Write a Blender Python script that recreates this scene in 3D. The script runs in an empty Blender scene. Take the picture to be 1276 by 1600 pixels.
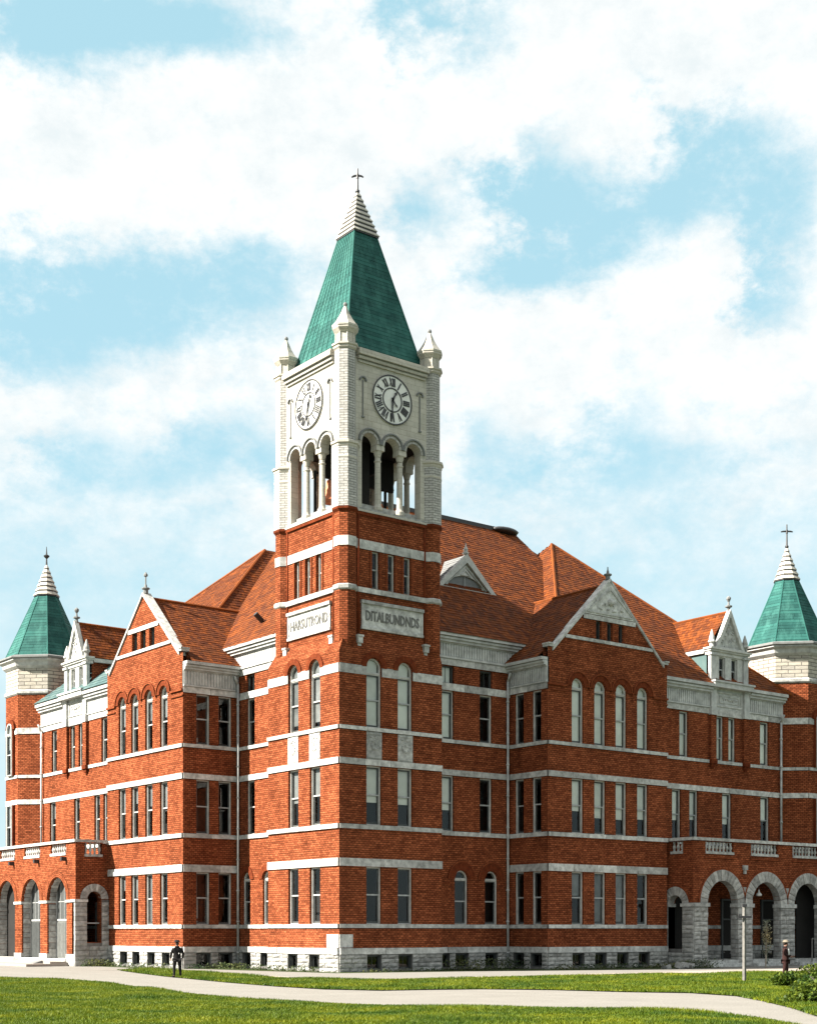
import bpy, bmesh, math, random
import numpy as np
from mathutils import Vector, Matrix
from mathutils.geometry import delaunay_2d_cdt
random.seed(7); rng = np.random.default_rng(11)
R = math.radians
scn = bpy.context.scene
col = scn.collection

# ------------------------------------------------------------------ camera
cam_d = bpy.data.cameras.new('camera'); cam = bpy.data.objects.new('camera', cam_d); col.objects.link(cam)
cam.location = (-46.02, -65.55, 2.2)
cam.rotation_euler = (R(90), 0, math.atan2(.7905, .6125) - R(90))
cam_d.sensor_fit = 'HORIZONTAL'; cam_d.sensor_width = 36; cam_d.lens = 36 * 2295 / 1276
cam_d.shift_y = (1457 - 800) / 1276
cam_d.clip_start = .5; cam_d.clip_end = 6000
scn.camera = cam

# ------------------------------------------------------------------ light and exposure
EXPO = 2.0
scn.view_settings.view_transform = 'Standard'; scn.view_settings.look = 'None'
scn.view_settings.exposure = EXPO; scn.view_settings.gamma = 1; scn.view_settings.use_curve_mapping = False
SUN_EL = 37; SUN_DIR = Vector((-.943 * math.cos(R(SUN_EL)), .333 * math.cos(R(SUN_EL)), math.sin(R(SUN_EL)))).normalized()
sd = bpy.data.lights.new('sun', 'SUN'); sd.energy = 5; sd.angle = R(.5); sd.color = (1, .93, .82)
sun = bpy.data.objects.new('sun', sd); col.objects.link(sun)
sun.rotation_euler = SUN_DIR.to_track_quat('Z', 'Y').to_euler(); sun.location = (-80, 40, 80)

world = bpy.data.worlds.new('World'); scn.world = world; world.use_nodes = True
nt = world.node_tree; nt.nodes.clear()
class NT:
    """tiny node helper"""
    def __init__(s, t): s.t = t
    def n(s, typ, **kw):
        nd = s.t.nodes.new(typ)
        for k, v in kw.items():
            if k.startswith('i_'):
                nm = k[2:]; key = int(nm) if nm.isdigit() else nm.replace('_', ' ')
                s.set(nd.inputs[key], v)
            else: setattr(nd, k, v)
        return nd
    def set(s, sock, v):
        if isinstance(v, bpy.types.NodeSocket): s.t.links.new(v, sock)
        else: sock.default_value = v
    def m(s, op, a, b=None, c=None, clamp=False):
        nd = s.t.nodes.new('ShaderNodeMath'); nd.operation = op; nd.use_clamp = clamp
        for i, v in enumerate((a, b, c)):
            if v is not None: s.set(nd.inputs[i], v)
        return nd.outputs[0]
    def mix(s, f, a, b, mode='MIX'):
        nd = s.t.nodes.new('ShaderNodeMix'); nd.data_type = 'RGBA'; nd.blend_type = mode
        s.set(nd.inputs[0], f); s.set(nd.inputs[6], a); s.set(nd.inputs[7], b); return nd.outputs[2]
    def ramp(s, f, stops):
        nd = s.t.nodes.new('ShaderNodeValToRGB'); s.set(nd.inputs[0], f)
        e = nd.color_ramp.elements
        while len(e) < len(stops): e.new(.5)
        for i, (p, c) in enumerate(stops):
            e[i].position = p; e[i].color = c if len(c) == 4 else (*c, 1)
        return nd.outputs[0]
    def noise(s, vec, scale, detail=4, rough=.55, dist=0):
        nd = s.t.nodes.new('ShaderNodeTexNoise')
        if vec is not None: s.set(nd.inputs['Vector'], vec)
        nd.inputs['Scale'].default_value = scale; nd.inputs['Detail'].default_value = detail
        nd.inputs['Roughness'].default_value = rough; nd.inputs['Distortion'].default_value = dist
        return nd.outputs['Fac']
W = NT(nt)
tc = W.n('ShaderNodeTexCoord'); sep = W.n('ShaderNodeSeparateXYZ', i_0=tc.outputs['Generated'])
az = W.m('ARCTAN2', sep.outputs[1], sep.outputs[0])                      # compass angle of the view ray
el = W.m('ARCSINE', sep.outputs[2])
dx = W.m('MULTIPLY', W.m('SUBTRACT', math.atan2(.7905, .6125), az), 10.)
ey = W.m('MULTIPLY', el, 10.)
sv = W.n('ShaderNodeCombineXYZ', i_0=W.m('MULTIPLY', dx, .8), i_1=W.m('MULTIPLY', ey, 1.15), i_2=.3).outputs[0]
n1 = W.noise(sv, .55, 8, .62)
n2 = W.noise(sv, 1.5, 10, .66)
n3 = W.noise(sv, 6.5, 8, .7)
dxw = W.m('ADD', dx, W.m('MULTIPLY', W.m('SUBTRACT', n2, .5), 1.5)); eyw = W.m('ADD', ey, W.m('MULTIPLY', W.m('SUBTRACT', n1, .5), .5))
# clear patches between the clouds: azimuth / elevation (in tenths of a radian), extents, depth
def sky_pos(x, y):
    a = math.atan((x - 638) / 2295); e = math.atan((1457 - y) / math.hypot(2295, x - 638)); return a * 10, e * 10
patches = [(20,50,150,60,1.0),(300,30,150,38,.95),(120,20,200,40,.6),(735,35,75,60,.9),(640,100,50,28,.4),
           (150,440,200,60,.85),(60,540,120,60,.85),(330,400,150,30,.5),(300,500,130,45,.6),(440,440,80,60,.35),
           (110,690,70,28,.6),(340,690,80,40,.65),(250,745,160,40,.75),(60,790,170,50,.6),(420,760,40,60,.7),
           (640,325,80,42,.9),(830,280,65,62,1.0),(930,330,120,42,.95),(1130,210,75,55,.95),(1250,290,70,60,.8),
           (1230,440,45,60,.75),(740,430,120,24,.7),(930,405,100,34,.85),(1060,300,90,50,.8),
           (945,660,95,75,.8),(740,690,60,38,.6),(1100,720,140,40,.5),(850,780,200,55,.7),(1230,700,60,50,.4)]
dens = None
for (px, py, sx, sy, w) in patches:
    a, e = sky_pos(px, py); sa, se = sx / 229.5, sy / 229.5
    q = W.m('ADD', W.m('POWER', W.m('DIVIDE', W.m('SUBTRACT', dxw, a), sa), 2.), W.m('POWER', W.m('DIVIDE', W.m('SUBTRACT', eyw, e), se), 2.))
    g = W.m('MULTIPLY', W.m('EXPONENT', W.m('MULTIPLY', q, -.7)), w * .8)
    dens = g if dens is None else W.m('ADD', dens, g)
low = W.m('MULTIPLY', W.n('ShaderNodeMapRange', i_0=ey, i_1=2.3, i_2=3.9, i_3=.72, i_4=0.).outputs[0], 1.)
amp = W.n('ShaderNodeMapRange', i_0=ey, i_1=2.0, i_2=4.2, i_3=.3, i_4=1.).outputs[0]      # haze softens the clouds near the horizon
mott = W.m('ADD', W.m('MULTIPLY', W.m('SUBTRACT', n2, .5), 2.2), W.m('MULTIPLY', W.m('SUBTRACT', n3, .5), .9))
dens = W.m('ADD', W.m('MAXIMUM', dens, low), W.m('MULTIPLY', mott, amp))
clear = W.n('ShaderNodeMapRange', interpolation_type='SMOOTHSTEP', i_0=dens, i_1=.12, i_2=1.0).outputs[0]
sky = W.n('ShaderNodeTexSky'); sky.sky_type = 'NISHITA'; sky.sun_disc = False
sky.sun_elevation = R(SUN_EL); sky.sun_rotation = math.atan2(SUN_DIR.x, SUN_DIR.y) % (2 * math.pi)
sky.air_density = 1.; sky.dust_density = .6; sky.ozone_density = 1.2
STR = .1; k = 1 / STR / 2 ** EXPO
blue = W.mix(.9, sky.outputs[0], (.45 * k, .745 * k, .83 * k, 1))
hz = W.n('ShaderNodeMapRange', i_0=ey, i_1=.6, i_2=3.2, i_3=.8, i_4=0.).outputs[0]
blue = W.mix(hz, blue, (.64 * k, .88 * k, .94 * k, 1))
white = W.mix(W.ramp(W.noise(sv, 2.2, 9, .68), [(.42, (0, 0, 0)), (.68, (1, 1, 1))]), (1.06 * k, 1.07 * k, 1.06 * k, 1), (.86 * k, .93 * k, .95 * k, 1))
skyc = W.mix(clear, white, blue)
bg = W.n('ShaderNodeBackground', i_0=skyc, i_1=STR); wo = W.n('ShaderNodeOutputWorld')
nt.links.new(bg.outputs[0], wo.inputs[0])

# ------------------------------------------------------------------ materials
def newmat(name):
    m = bpy.data.materials.new(name); m.use_nodes = True; t = m.node_tree; t.nodes.clear()
    N = NT(t); b = N.n('ShaderNodeBsdfPrincipled'); o = N.n('ShaderNodeOutputMaterial'); t.links.new(b.outputs[0], o.inputs[0])
    return m, N, b
def bump(N, b, h, strength=.4, dist=.02):
    bp = N.n('ShaderNodeBump', i_Strength=strength, i_Distance=dist, i_Height=h); N.t.links.new(bp.outputs[0], b.inputs['Normal'])
def scaled(N, v, sx, sy, sz):
    mp = N.n('ShaderNodeMapping', i_Scale=(sx, sy, sz)); N.t.links.new(v, mp.inputs[0]); return mp.outputs[0]
def plain(name, c, rough=.7, var=.25, scale=3, metal=0, bstr=0, rnd=0, spec=.3):
    m, N, b = newmat(name)
    p = N.n('ShaderNodeNewGeometry').outputs['Position']
    f = N.noise(p, scale, 6, .6)
    c0 = tuple(x * (1 - var) for x in c) + (1,); c1 = tuple(min(1, x * (1 + var)) for x in c) + (1,)
    cc = N.ramp(f, [(.3, c0), (.7, c1)])
    if rnd:
        r = N.n('ShaderNodeObjectInfo').outputs['Random']
        k = N.n('ShaderNodeMapRange', i_0=r, i_3=1 - rnd, i_4=1 + rnd * .6).outputs[0]
        cc = N.mix(1., cc, N.n('ShaderNodeCombineXYZ', i_0=k, i_1=k, i_2=k).outputs[0], 'MULTIPLY')
    N.set(b.inputs['Base Color'], cc); b.inputs['Roughness'].default_value = rough; b.inputs['Metallic'].default_value = metal
    b.inputs['Specular IOR Level'].default_value = spec
    if bstr: bump(N, b, N.noise(p, scale * 6, 6), bstr, .03)
    return m
def brickmat(name, c1, c2, cm, bw, rh, ms, var=.25, bstr=.5, streak=.35, stain=(.5, .45, .4), stain_amt=.25):
    m, N, b = newmat(name)
    uv = N.n('ShaderNodeUVMap').outputs[0]; p = N.n('ShaderNodeNewGeometry').outputs['Position']
    br = N.n('ShaderNodeTexBrick', i_Vector=uv, i_Scale=1, i_Color1=(*c1, 1), i_Color2=(*c2, 1), i_Mortar=(*cm, 1))
    br.inputs['Mortar Size'].default_value = ms; br.inputs['Brick Width'].default_value = bw; br.inputs['Row Height'].default_value = rh
    br.inputs['Mortar Smooth'].default_value = .3
    big = N.noise(p, .35, 5, .6); st = N.noise(scaled(N, uv, .55, 7.5, 1), 1, 5, .75); fine = N.noise(scaled(N, uv, 4, 13, 1), 1, 3, .7)
    k = N.m('ADD', 1., N.m('ADD', N.m('MULTIPLY', N.m('SUBTRACT', big, .5), var * 2), N.m('ADD', N.m('MULTIPLY', N.m('SUBTRACT', st, .5), streak * 2), N.m('MULTIPLY', N.m('SUBTRACT', fine, .5), streak * 2.2))))
    cc = N.mix(1., br.outputs[0], N.n('ShaderNodeCombineXYZ', i_0=k, i_1=k, i_2=k).outputs[0], 'MULTIPLY')
    sm = N.ramp(N.noise(scaled(N, p, 1, 1, .22), 1.3, 7, .7), [(.48, (0, 0, 0)), (.75, (1, 1, 1))])
    cc = N.mix(N.m('MULTIPLY', sm, stain_amt), cc, N.mix(1., cc, (*stain, 1), 'MULTIPLY'))
    N.set(b.inputs['Base Color'], cc); b.inputs['Roughness'].default_value = 1; b.inputs['Specular IOR Level'].default_value = .04
    h = N.m('ADD', N.m('MULTIPLY', br.outputs['Fac'], -1.), N.m('MULTIPLY', fine, .8))
    bump(N, b, h, bstr, .016)
    return m
M = {}
M['brick'] = brickmat('red_brick', (.290, .084, .036), (.150, .038, .016), (.070, .022, .010), .27,   .120, .020, var=.5, streak=.8, stain=(.42, .36, .34), stain_amt=.55)
M['brick_arch'] = brickmat('arch_brick', (.165, .038, .014), (.105, .021, .009), (.08, .025, .012), .10, .24, .012)
M['brick_dark'] = brickmat('mullion_brick', (.23, .062, .024), (.15, .034, .014), (.08, .03, .015), .27, .12, .014)
M['belfry'] = brickmat('cream_rockfaced_stone', (.43, .42, .40), (.35, .345, .33), (.19, .185, .175), .44, .14, .018, bstr=1., streak=.5)
M['cream'] = brickmat('smooth_cream_stone', (.47, .445, .395), (.41, .39, .345), (.26, .24, .2), .6, .3, .008, bstr=.25, streak=.16, stain_amt=.4)
M['clap'] = brickmat('pale_turret_stone', (.42, .39, .33), (.31, .29, .26), (.12, .11, .10), .9, .26, .026, bstr=1., streak=.4)
M['stone'] = plain('dressed_limestone', (.40, .40, .385), .9, .42, 3.4, bstr=.5, rnd=.3)
M['rock'] = plain('rockfaced_limestone', (.31, .305, .29), .95, .38, 3.2, bstr=1., rnd=.3)
M['mortar'] = plain('dark_mortar', (.12, .115, .11), .95, .3, 4)
M['white'] = plain('weathered_white_paint', (.43, .43, .41), .6, .24, 3, bstr=.1)
M['cornice'] = plain('painted_cornice', (.38, .385, .375), .6, .32, 2, bstr=.1)
M['dial'] = plain('white_clock_dial', (.66, .66, .63), .5, .06, 3)
M['sash'] = plain('dark_sash_paint', (.055, .06, .06), .5, .2, 5)
M['rail'] = plain('grey_rail_paint', (.30, .31, .31), .5, .2, 5)
M['blind'] = plain('cream_roller_blind', (.74, .73, .67), .8, .10, 1.2, rnd=.14)
M['curtain_or_shaded_blind'] = plain('grey_curtain_or_shaded_blind', (.16, .165, .165), .8, .3, 1.6, rnd=.3)  # ground-floor curtains; also the blind with shade put into its colour
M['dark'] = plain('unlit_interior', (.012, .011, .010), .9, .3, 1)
M['iron'] = plain('black_iron', (.018, .018, .02), .5, .2, 5, spec=.5)
M['letter'] = plain('shadowed_lettering', (.13, .13, .125), .9, .2, 3)
M['lead'] = plain('grey_lead', (.15, .155, .155), .6, .2, 3)
M['door'] = plain('grey_boarded_door', (.11, .115, .11), .7, .2, 4, bstr=.2)
M['black_cloth'] = plain('black_wool', (.006, .005, .006), .95, .4, 9)
M['maroon_cloth'] = plain('maroon_cloth', (.024, .008, .007), .95, .4, 9)
M['white_cloth'] = plain('white_cotton', (.75, .73, .70), .9, .1, 9)
M['skin'] = plain('skin', (.20, .11, .08), .6, .1, 9)
M['straw'] = plain('pale_straw_hat', (.15, .13, .10), .9, .2, 12)
M['hair'] = plain('dark_hair', (.03, .02, .015), .8, .2, 20)
M['post'] = plain('white_painted_post', (.135, .13, .12), .75, .3, 6, bstr=.2)
M['bell'] = plain('orange_bell', (.62, .17, .07), .5, .2, 4, spec=.5)
M['bark'] = plain('pale_bark', (.25, .22, .18), .9, .3, 12, bstr=.5)
M['concrete'] = plain('pale_concrete_walk', (.27, .235, .205), .95, .14, 1.2, bstr=.25)
def tilemat(name, c1, c2, moss=None, bw=.27, rnd=.35):
    m, N, b = newmat(name)
    uv = N.n('ShaderNodeUVMap').outputs[0]; p = N.n('ShaderNodeNewGeometry').outputs['Position']
    wn = N.n('ShaderNodeAttribute', attribute_name='tone').outputs['Fac']
    cc = N.mix(wn, (*c1, 1), (*c2, 1))
    k = N.m('ADD', .55, N.m('MULTIPLY', N.noise(p, .5, 6, .65), .9))
    cc = N.mix(1., cc, N.n('ShaderNodeCombineXYZ', i_0=k, i_1=k, i_2=k).outputs[0], 'MULTIPLY')
    if moss: cc = N.mix(N.ramp(N.noise(scaled(N, p, 1, 1, .3), 1.5, 6, .7), [(.46, (0, 0, 0)), (.70, (.8, .8, .8))]), cc, (*moss, 1))
    N.set(b.inputs['Base Color'], cc); b.inputs['Roughness'].default_value = .85; b.inputs['Specular IOR Level'].default_value = .2
    bump(N, b, N.noise(p, 14, 4), .3, .02)
    return m
M['tile'] = tilemat('orange_clay_tile', (.180, .044, .005), (.066, .014, .003), (.07, .022, .007))
M['copper'] = tilemat('verdigris_copper', (.019, .094, .082), (.009, .054, .049), (.042, .145, .125), rnd=.2)
M['slate'] = tilemat('blue_green_slate', (.07, .12, .12), (.04, .08, .085), (.10, .14, .13))
m, N, b = newmat('old_window_glass'); M['glass'] = m
p = N.n('ShaderNodeNewGeometry').outputs['Position']
tr = N.n('ShaderNodeBsdfTransparent', i_Color=(.95, .97, .965, 1)); gl = N.n('ShaderNodeBsdfGlossy', i_Color=(1, 1, 1, 1), i_Roughness=.02)
bp = N.n('ShaderNodeBump', i_Strength=.05, i_Distance=.02, i_Height=N.noise(p, 1.6, 2)); N.t.links.new(bp.outputs[0], gl.inputs['Normal'])
fr = N.n('ShaderNodeFresnel', i_IOR=1.5); ms = N.n('ShaderNodeMixShader')
N.t.links.new(N.m('MULTIPLY', fr.outputs[0], .75), ms.inputs[0]); N.t.links.new(tr.outputs[0], ms.inputs[1]); N.t.links.new(gl.outputs[0], ms.inputs[2])
N.t.nodes.remove(b); N.t.links.new(ms.outputs[0], [x for x in N.t.nodes if x.type == 'OUTPUT_MATERIAL'][0].inputs[0])
def leafmat(name, c1, c2, tr=.3):
    m, N, b = newmat(name)
    a = N.n('ShaderNodeAttribute', attribute_name='tone').outputs['Fac']; p = N.n('ShaderNodeNewGeometry').outputs['Position']
    k = N.ramp(N.noise(p, .38, 6, .7), [(.36, (.28, .5, .5)), (.5, (.85, .9, .9)), (.63, (1.5, 1.25, .9))])
    cc = N.mix(1., N.mix(a, (*c1, 1), (*c2, 1)), k, 'MULTIPLY')
    N.set(b.inputs['Base Color'], cc); b.inputs['Roughness'].default_value = .6; b.inputs['Specular IOR Level'].default_value = .2
    t2 = N.n('ShaderNodeBsdfTranslucent'); N.set(t2.inputs[0], cc); mx = N.n('ShaderNodeMixShader', i_0=tr)
    o = [x for x in N.t.nodes if x.type == 'OUTPUT_MATERIAL'][0]
    N.t.links.new(b.outputs[0], mx.inputs[1]); N.t.links.new(t2.outputs[0], mx.inputs[2]); N.t.links.new(mx.outputs[0], o.inputs[0])
    return m
M['grass'] = leafmat('lawn_blades', (.064, .106, .005), (.128, .160, .008))
M['leaf'] = leafmat('bush_leaves', (.025, .052, .006), (.10, .135, .012))
M['vine'] = leafmat('dusty_vine_leaves', (.12, .12, .08), (.42, .42, .34))
M['weed'] = leafmat('weed_leaves', (.03, .05, .012), (.13, .15, .07))
M['soil'] = plain('grassy_soil', (.030, .046, .007), .95, .5, 1.5, bstr=.4)
m, N, b = newmat('pale_gravel_path'); M['path'] = m
p = N.n('ShaderNodeNewGeometry').outputs['Position']
c = N.ramp(N.noise(p, .6, 6, .6), [(.3, (.155, .148, .135)), (.7, (.215, .205, .188))])
c = N.mix(.5, c, N.ramp(N.noise(p, 14, 5, .7), [(.3, (.10, .095, .085)), (.65, (.245, .235, .215))]))
N.set(b.inputs['Base Color'], c); b.inputs['Roughness'].default_value = .97; b.inputs['Specular IOR Level'].default_value = .1
bump(N, b, N.noise(p, 22, 4), .5, .02)

# ------------------------------------------------------------------ mesh helpers
def autouv(me):
    """box-project uv in metres: u horizontal along the face, v up the face"""
    nl = len(me.loops)
    if not nl: return
    uvl = me.uv_layers.new(name='UVMap'); co = np.empty(len(me.vertices) * 3); me.vertices.foreach_get('co', co); co = co.reshape(-1, 3)
    li = np.empty(nl, dtype=np.int32); me.loops.foreach_get('vertex_index', li)
    nf = len(me.polygons); fn = np.empty(nf * 3); me.polygons.foreach_get('normal', fn); fn = fn.reshape(-1, 3)
    lt = np.empty(nf, dtype=np.int32); me.polygons.foreach_get('loop_total', lt)
    n = np.repeat(fn, lt, axis=0); c = co[li]
    t = np.stack([-n[:, 1], n[:, 0], np.zeros(nl)], 1); ln = np.linalg.norm(t, axis=1); fl = ln < .35
    t[fl] = (1, 0, 0); ln[fl] = 1; t /= ln[:, None]; bb = np.cross(n, t)
    bb[fl] = (0, 1, 0)
    uv = np.stack([(c * t).sum(1), (c * bb).sum(1)], 1)
    uvl.data.foreach_set('uv', uv.astype(np.float32).ravel())
def add(name, me, mat, parent=None, smooth=False, uv=True, **props):
    if isinstance(me, bmesh.types.BMesh):
        bm = me; me = bpy.data.meshes.new(name); bm.to_mesh(me); bm.free()
    if uv and not me.uv_layers: autouv(me)
    if mat is not None and not me.materials: me.materials.append(M[mat] if isinstance(mat, str) else mat)
    if smooth:
        for f in me.polygons: f.use_smooth = True
    o = bpy.data.objects.new(name, me); col.objects.link(o)
    if parent is not None: o.parent = parent
    for k, v in props.items(): o[k] = v
    return o
def thing(name, label, cat, loc=(0, 0, 0), rotz=0, group=None):
    o = bpy.data.objects.new(name, None); col.objects.link(o); o.location = loc; o.rotation_euler = (0, 0, rotz)
    o.empty_display_size = .5
    o['label'] = label; o['category'] = cat
    if group: o['group'] = group
    return o
class Fr:
    """a facade frame: s along the wall, z up, d outward"""
    def __init__(s, ox, oy, nx, ny):
        s.o = Vector((ox, oy, 0)); s.n = Vector((nx, ny, 0)).normalized(); s.t = Vector((-s.n.y, s.n.x, 0))
    def p(s, a, z, d=0): return s.o + s.t * a + s.n * d + Vector((0, 0, z))
class FrL(Fr):      # plane x=c facing -X, s = world y
    def __init__(s, c): s.o = Vector((c, 0, 0)); s.n = Vector((-1, 0, 0)); s.t = Vector((0, 1, 0))
class FrR(Fr):      # plane y=c facing -Y, s = world x
    def __init__(s, c): s.o = Vector((0, c, 0)); s.n = Vector((0, -1, 0)); s.t = Vector((1, 0, 0))
def bm_box(bm, fr, s0, s1, z0, z1, d0, d1, tap=0):
    v = [bm.verts.new(fr.p(s, z, d)) for z in (z0, z1) for d in (d0, d1) for s in (s0, s1)]
    for f in ((0, 1, 3, 2), (4, 6, 7, 5), (0, 4, 5, 1), (2, 3, 7, 6), (0, 2, 6, 4), (1, 5, 7, 3)): bm.faces.new([v[i] for i in f])
def fin(bm):
    bmesh.ops.recalc_face_normals(bm, faces=bm.faces); return bm
SPLIT = {'brick_impost', 'window_mullion', 'pier_cap', 'louvre_slat', 'door_leaf', 'door_board', 'window_surround', 'pier_band', 'pier_moulding', 'stone_pier', 'brick_string', 'spandrel_stone', 'pinnacle', 'porch_step', 'door_frame', 'frieze_rail', 'plaque_moulding'}
def boxes(name, fr, lst, mat, parent, **kw):
    if name in SPLIT and len(lst) > 1: return [boxes(name, fr, [b], mat, parent, **kw) for b in lst][0]
    bm = bmesh.new()
    for b in lst: bm_box(bm, fr, *b)
    return add(name, fin(bm), mat, parent, **kw)
def arch_pts(cx, r, zs, n=12, a0=0, a1=180, ry=None):
    ry = ry or r
    return [(cx + r * math.cos(R(a0 + (a1 - a0) * i / n)), zs + ry * math.sin(R(a0 + (a1 - a0) * i / n))) for i in range(n + 1)]
def hole(cx, w, z0, z1, arch=False):
    if not arch: return [(cx - w / 2, z0), (cx + w / 2, z0), (cx + w / 2, z1), (cx - w / 2, z1)]
    r = w / 2; zs = z1 - r
    return [(cx - r, z0), (cx + r, z0)] + arch_pts(cx, r, zs)
def inside(pt, poly):
    x, y = pt; c = False; j = len(poly) - 1
    for i in range(len(poly)):
        xi, yi = poly[i]; xj, yj = poly[j]
        if (yi > y) != (yj > y) and x < (xj - xi) * (y - yi) / (yj - yi) + xi: c = not c
        j = i
    return c
def wall(name, fr, outline, holes, mat, parent, T=.38, back=False, **kw):
    pts = []; edges = []
    for poly in [outline] + holes:
        k = len(pts); pts += [Vector(p) for p in poly]; edges += [(k + i, k + (i + 1) % len(poly)) for i in range(len(poly))]
    V, E_, F_, *_ = delaunay_2d_cdt(pts, edges, [], 0, 1e-5)
    bm = bmesh.new(); vs = [bm.verts.new(fr.p(v.x, v.y)) for v in V]
    up = fr.n
    tris = []
    for f in F_:
        c = sum((V[i] for i in f), Vector((0, 0))) / len(f)
        if inside(c, outline) and not any(inside(c, h) for h in holes):
            tris.append(f); fa = bm.faces.new([vs[i] for i in f]); fa.normal_update()
            if fa.normal.dot(up) < 0: fa.normal_flip()
    if back:
        vb = [bm.verts.new(fr.p(v.x, v.y, -T)) for v in V]
        for f in tris:
            fa = bm.faces.new([vb[i] for i in f]); fa.normal_update()
            if fa.normal.dot(up) > 0: fa.normal_flip()
    for h in holes:
        a = [bm.verts.new(fr.p(*q)) for q in h]; b = [bm.verts.new(fr.p(*q, -T)) for q in h]
        ctr = fr.p(sum(q[0] for q in h) / len(h), sum(q[1] for q in h) / len(h), -T / 2)
        for i in range(len(h)):
            j = (i + 1) % len(h); fa = bm.faces.new((a[i], a[j], b[j], b[i])); fa.normal_update()
            if fa.normal.dot(ctr - fa.calc_center_median()) < 0: fa.normal_flip()
    bmesh.ops.delete(bm, geom=[v for v in bm.verts if not v.link_faces], context='VERTS')
    return add(name, bm, mat, parent, **kw)
def ring(bm, P, outer, inner, y0, y1, closed=True):
    """extruded band between two outlines; P(a, z, y) -> point"""
    n = len(outer); rows = []
    for y in (y0, y1):
        rows.append(([bm.verts.new(P(*q, y)) for q in outer], [bm.verts.new(P(*q, y)) for q in inner]))
    (o0, i0), (o1, i1) = rows
    for k in range(n if closed else n - 1):
        j = (k + 1) % n
        for q in ((o0[k], o0[j], i0[j], i0[k]), (o1[k], i1[k], i1[j], o1[j]), (o0[k], o1[k], o1[j], o0[j]), (i0[k], i0[j], i1[j], i1[k])): bm.faces.new(q)
    if not closed:
        for k in (0, n - 1): bm.faces.new((o0[k], i0[k], i1[k], o1[k]))
def arch_uv(me, c3, rmid):
    pass
# rough unit stones shared by every block (x 0..1 along wall, y 0..1 inward, z 0..1)
def rough_unit(seed, amp, nx=4, nz=3):
    rr = random.Random(seed); bm = bmesh.new()
    g = [[bm.verts.new((i / nx, 0 if (i in (0, nx) or k in (0, nz)) else -amp * rr.uniform(.2, 1), k / nz)) for i in range(nx + 1)] for k in range(nz + 1)]
    for k in range(nz):
        for i in range(nx): bm.faces.new((g[k][i], g[k][i + 1], g[k + 1][i + 1], g[k + 1][i]))
    b = [bm.verts.new(q) for q in ((0, 1, 0), (1, 1, 0), (1, 1, 1), (0, 1, 1))]
    bm.faces.new([b[0]] + [b[1]] + g[0][::-1]); bm.faces.new([b[3]] + g[nz] + [b[2]])
    bm.faces.new([b[0]] + [g[k][0] for k in range(nz + 1)] + [b[3]]); bm.faces.new([b[2]] + [g[k][nx] for k in range(nz, -1, -1)] + [b[1]])
    bm.faces.new(b); fin(bm); me = bpy.data.meshes.new('rough_stone'); bm.to_mesh(me); bm.free(); me.materials.append(M['rock']); return me
ROUGH = [rough_unit(i, .35) for i in range(6)]
def smooth_unit():
    bm = bmesh.new(); bmesh.ops.create_cube(bm, size=1, matrix=Matrix.Translation((.5, .5, .5)))
    me = bpy.data.meshes.new('dressed_stone'); bm.to_mesh(me); bm.free(); me.materials.append(M['stone']); return me
SMOOTH = smooth_unit()
def basis(fr, s, z, d):
    """matrix with local x along the wall, local y inward, local z up"""
    x = Vector((-fr.n.y, fr.n.x, 0)); m = Matrix.Identity(4)
    m.col[0][:3] = x; m.col[1][:3] = -fr.n; m.col[2][:3] = (0, 0, 1); m.col[3][:3] = fr.p(s, z, d); return m
def block(name, fr, s0, s1, z0, z1, proud, depth, me, parent, gap=.022):
    flip = fr.t.dot(Vector((-fr.n.y, fr.n.x, 0))) < 0
    o = bpy.data.objects.new(name, me); col.objects.link(o); o.parent = parent
    L = abs(s1 - s0) - gap; a = (max(s0, s1) - gap / 2) if flip else (min(s0, s1) + gap / 2)
    o.matrix_world = basis(fr, a, z0 + gap / 2, proud) @ Matrix.Diagonal((L, depth, (z1 - z0) - gap, 1))
    return o
def band(fr, s0, s1, z0, z1, parent, proud=.05, L=(1.3, 2.1), top=True, name='stone_band', mat='mortar', e0=0, e1=0):
    """string course: a mortar core carrying separate dressed stones"""
    core = boxes(name, fr, [(s0 - e0 * .5, s1 + e1 * .5, z0 + .01, z1 - .01, -.05, proud - .015)], 'mortar', parent)
    s = s0 - e0; end = s1 + e1
    while s < end - .05:
        l = random.uniform(*L); e = s + l
        if end - e < L[0] * .6: e = end
        block('band_stone', fr, s, e, z0, z1, proud + random.uniform(-.006, .006), proud + .04, SMOOTH, core); s = e
    return core

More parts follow.
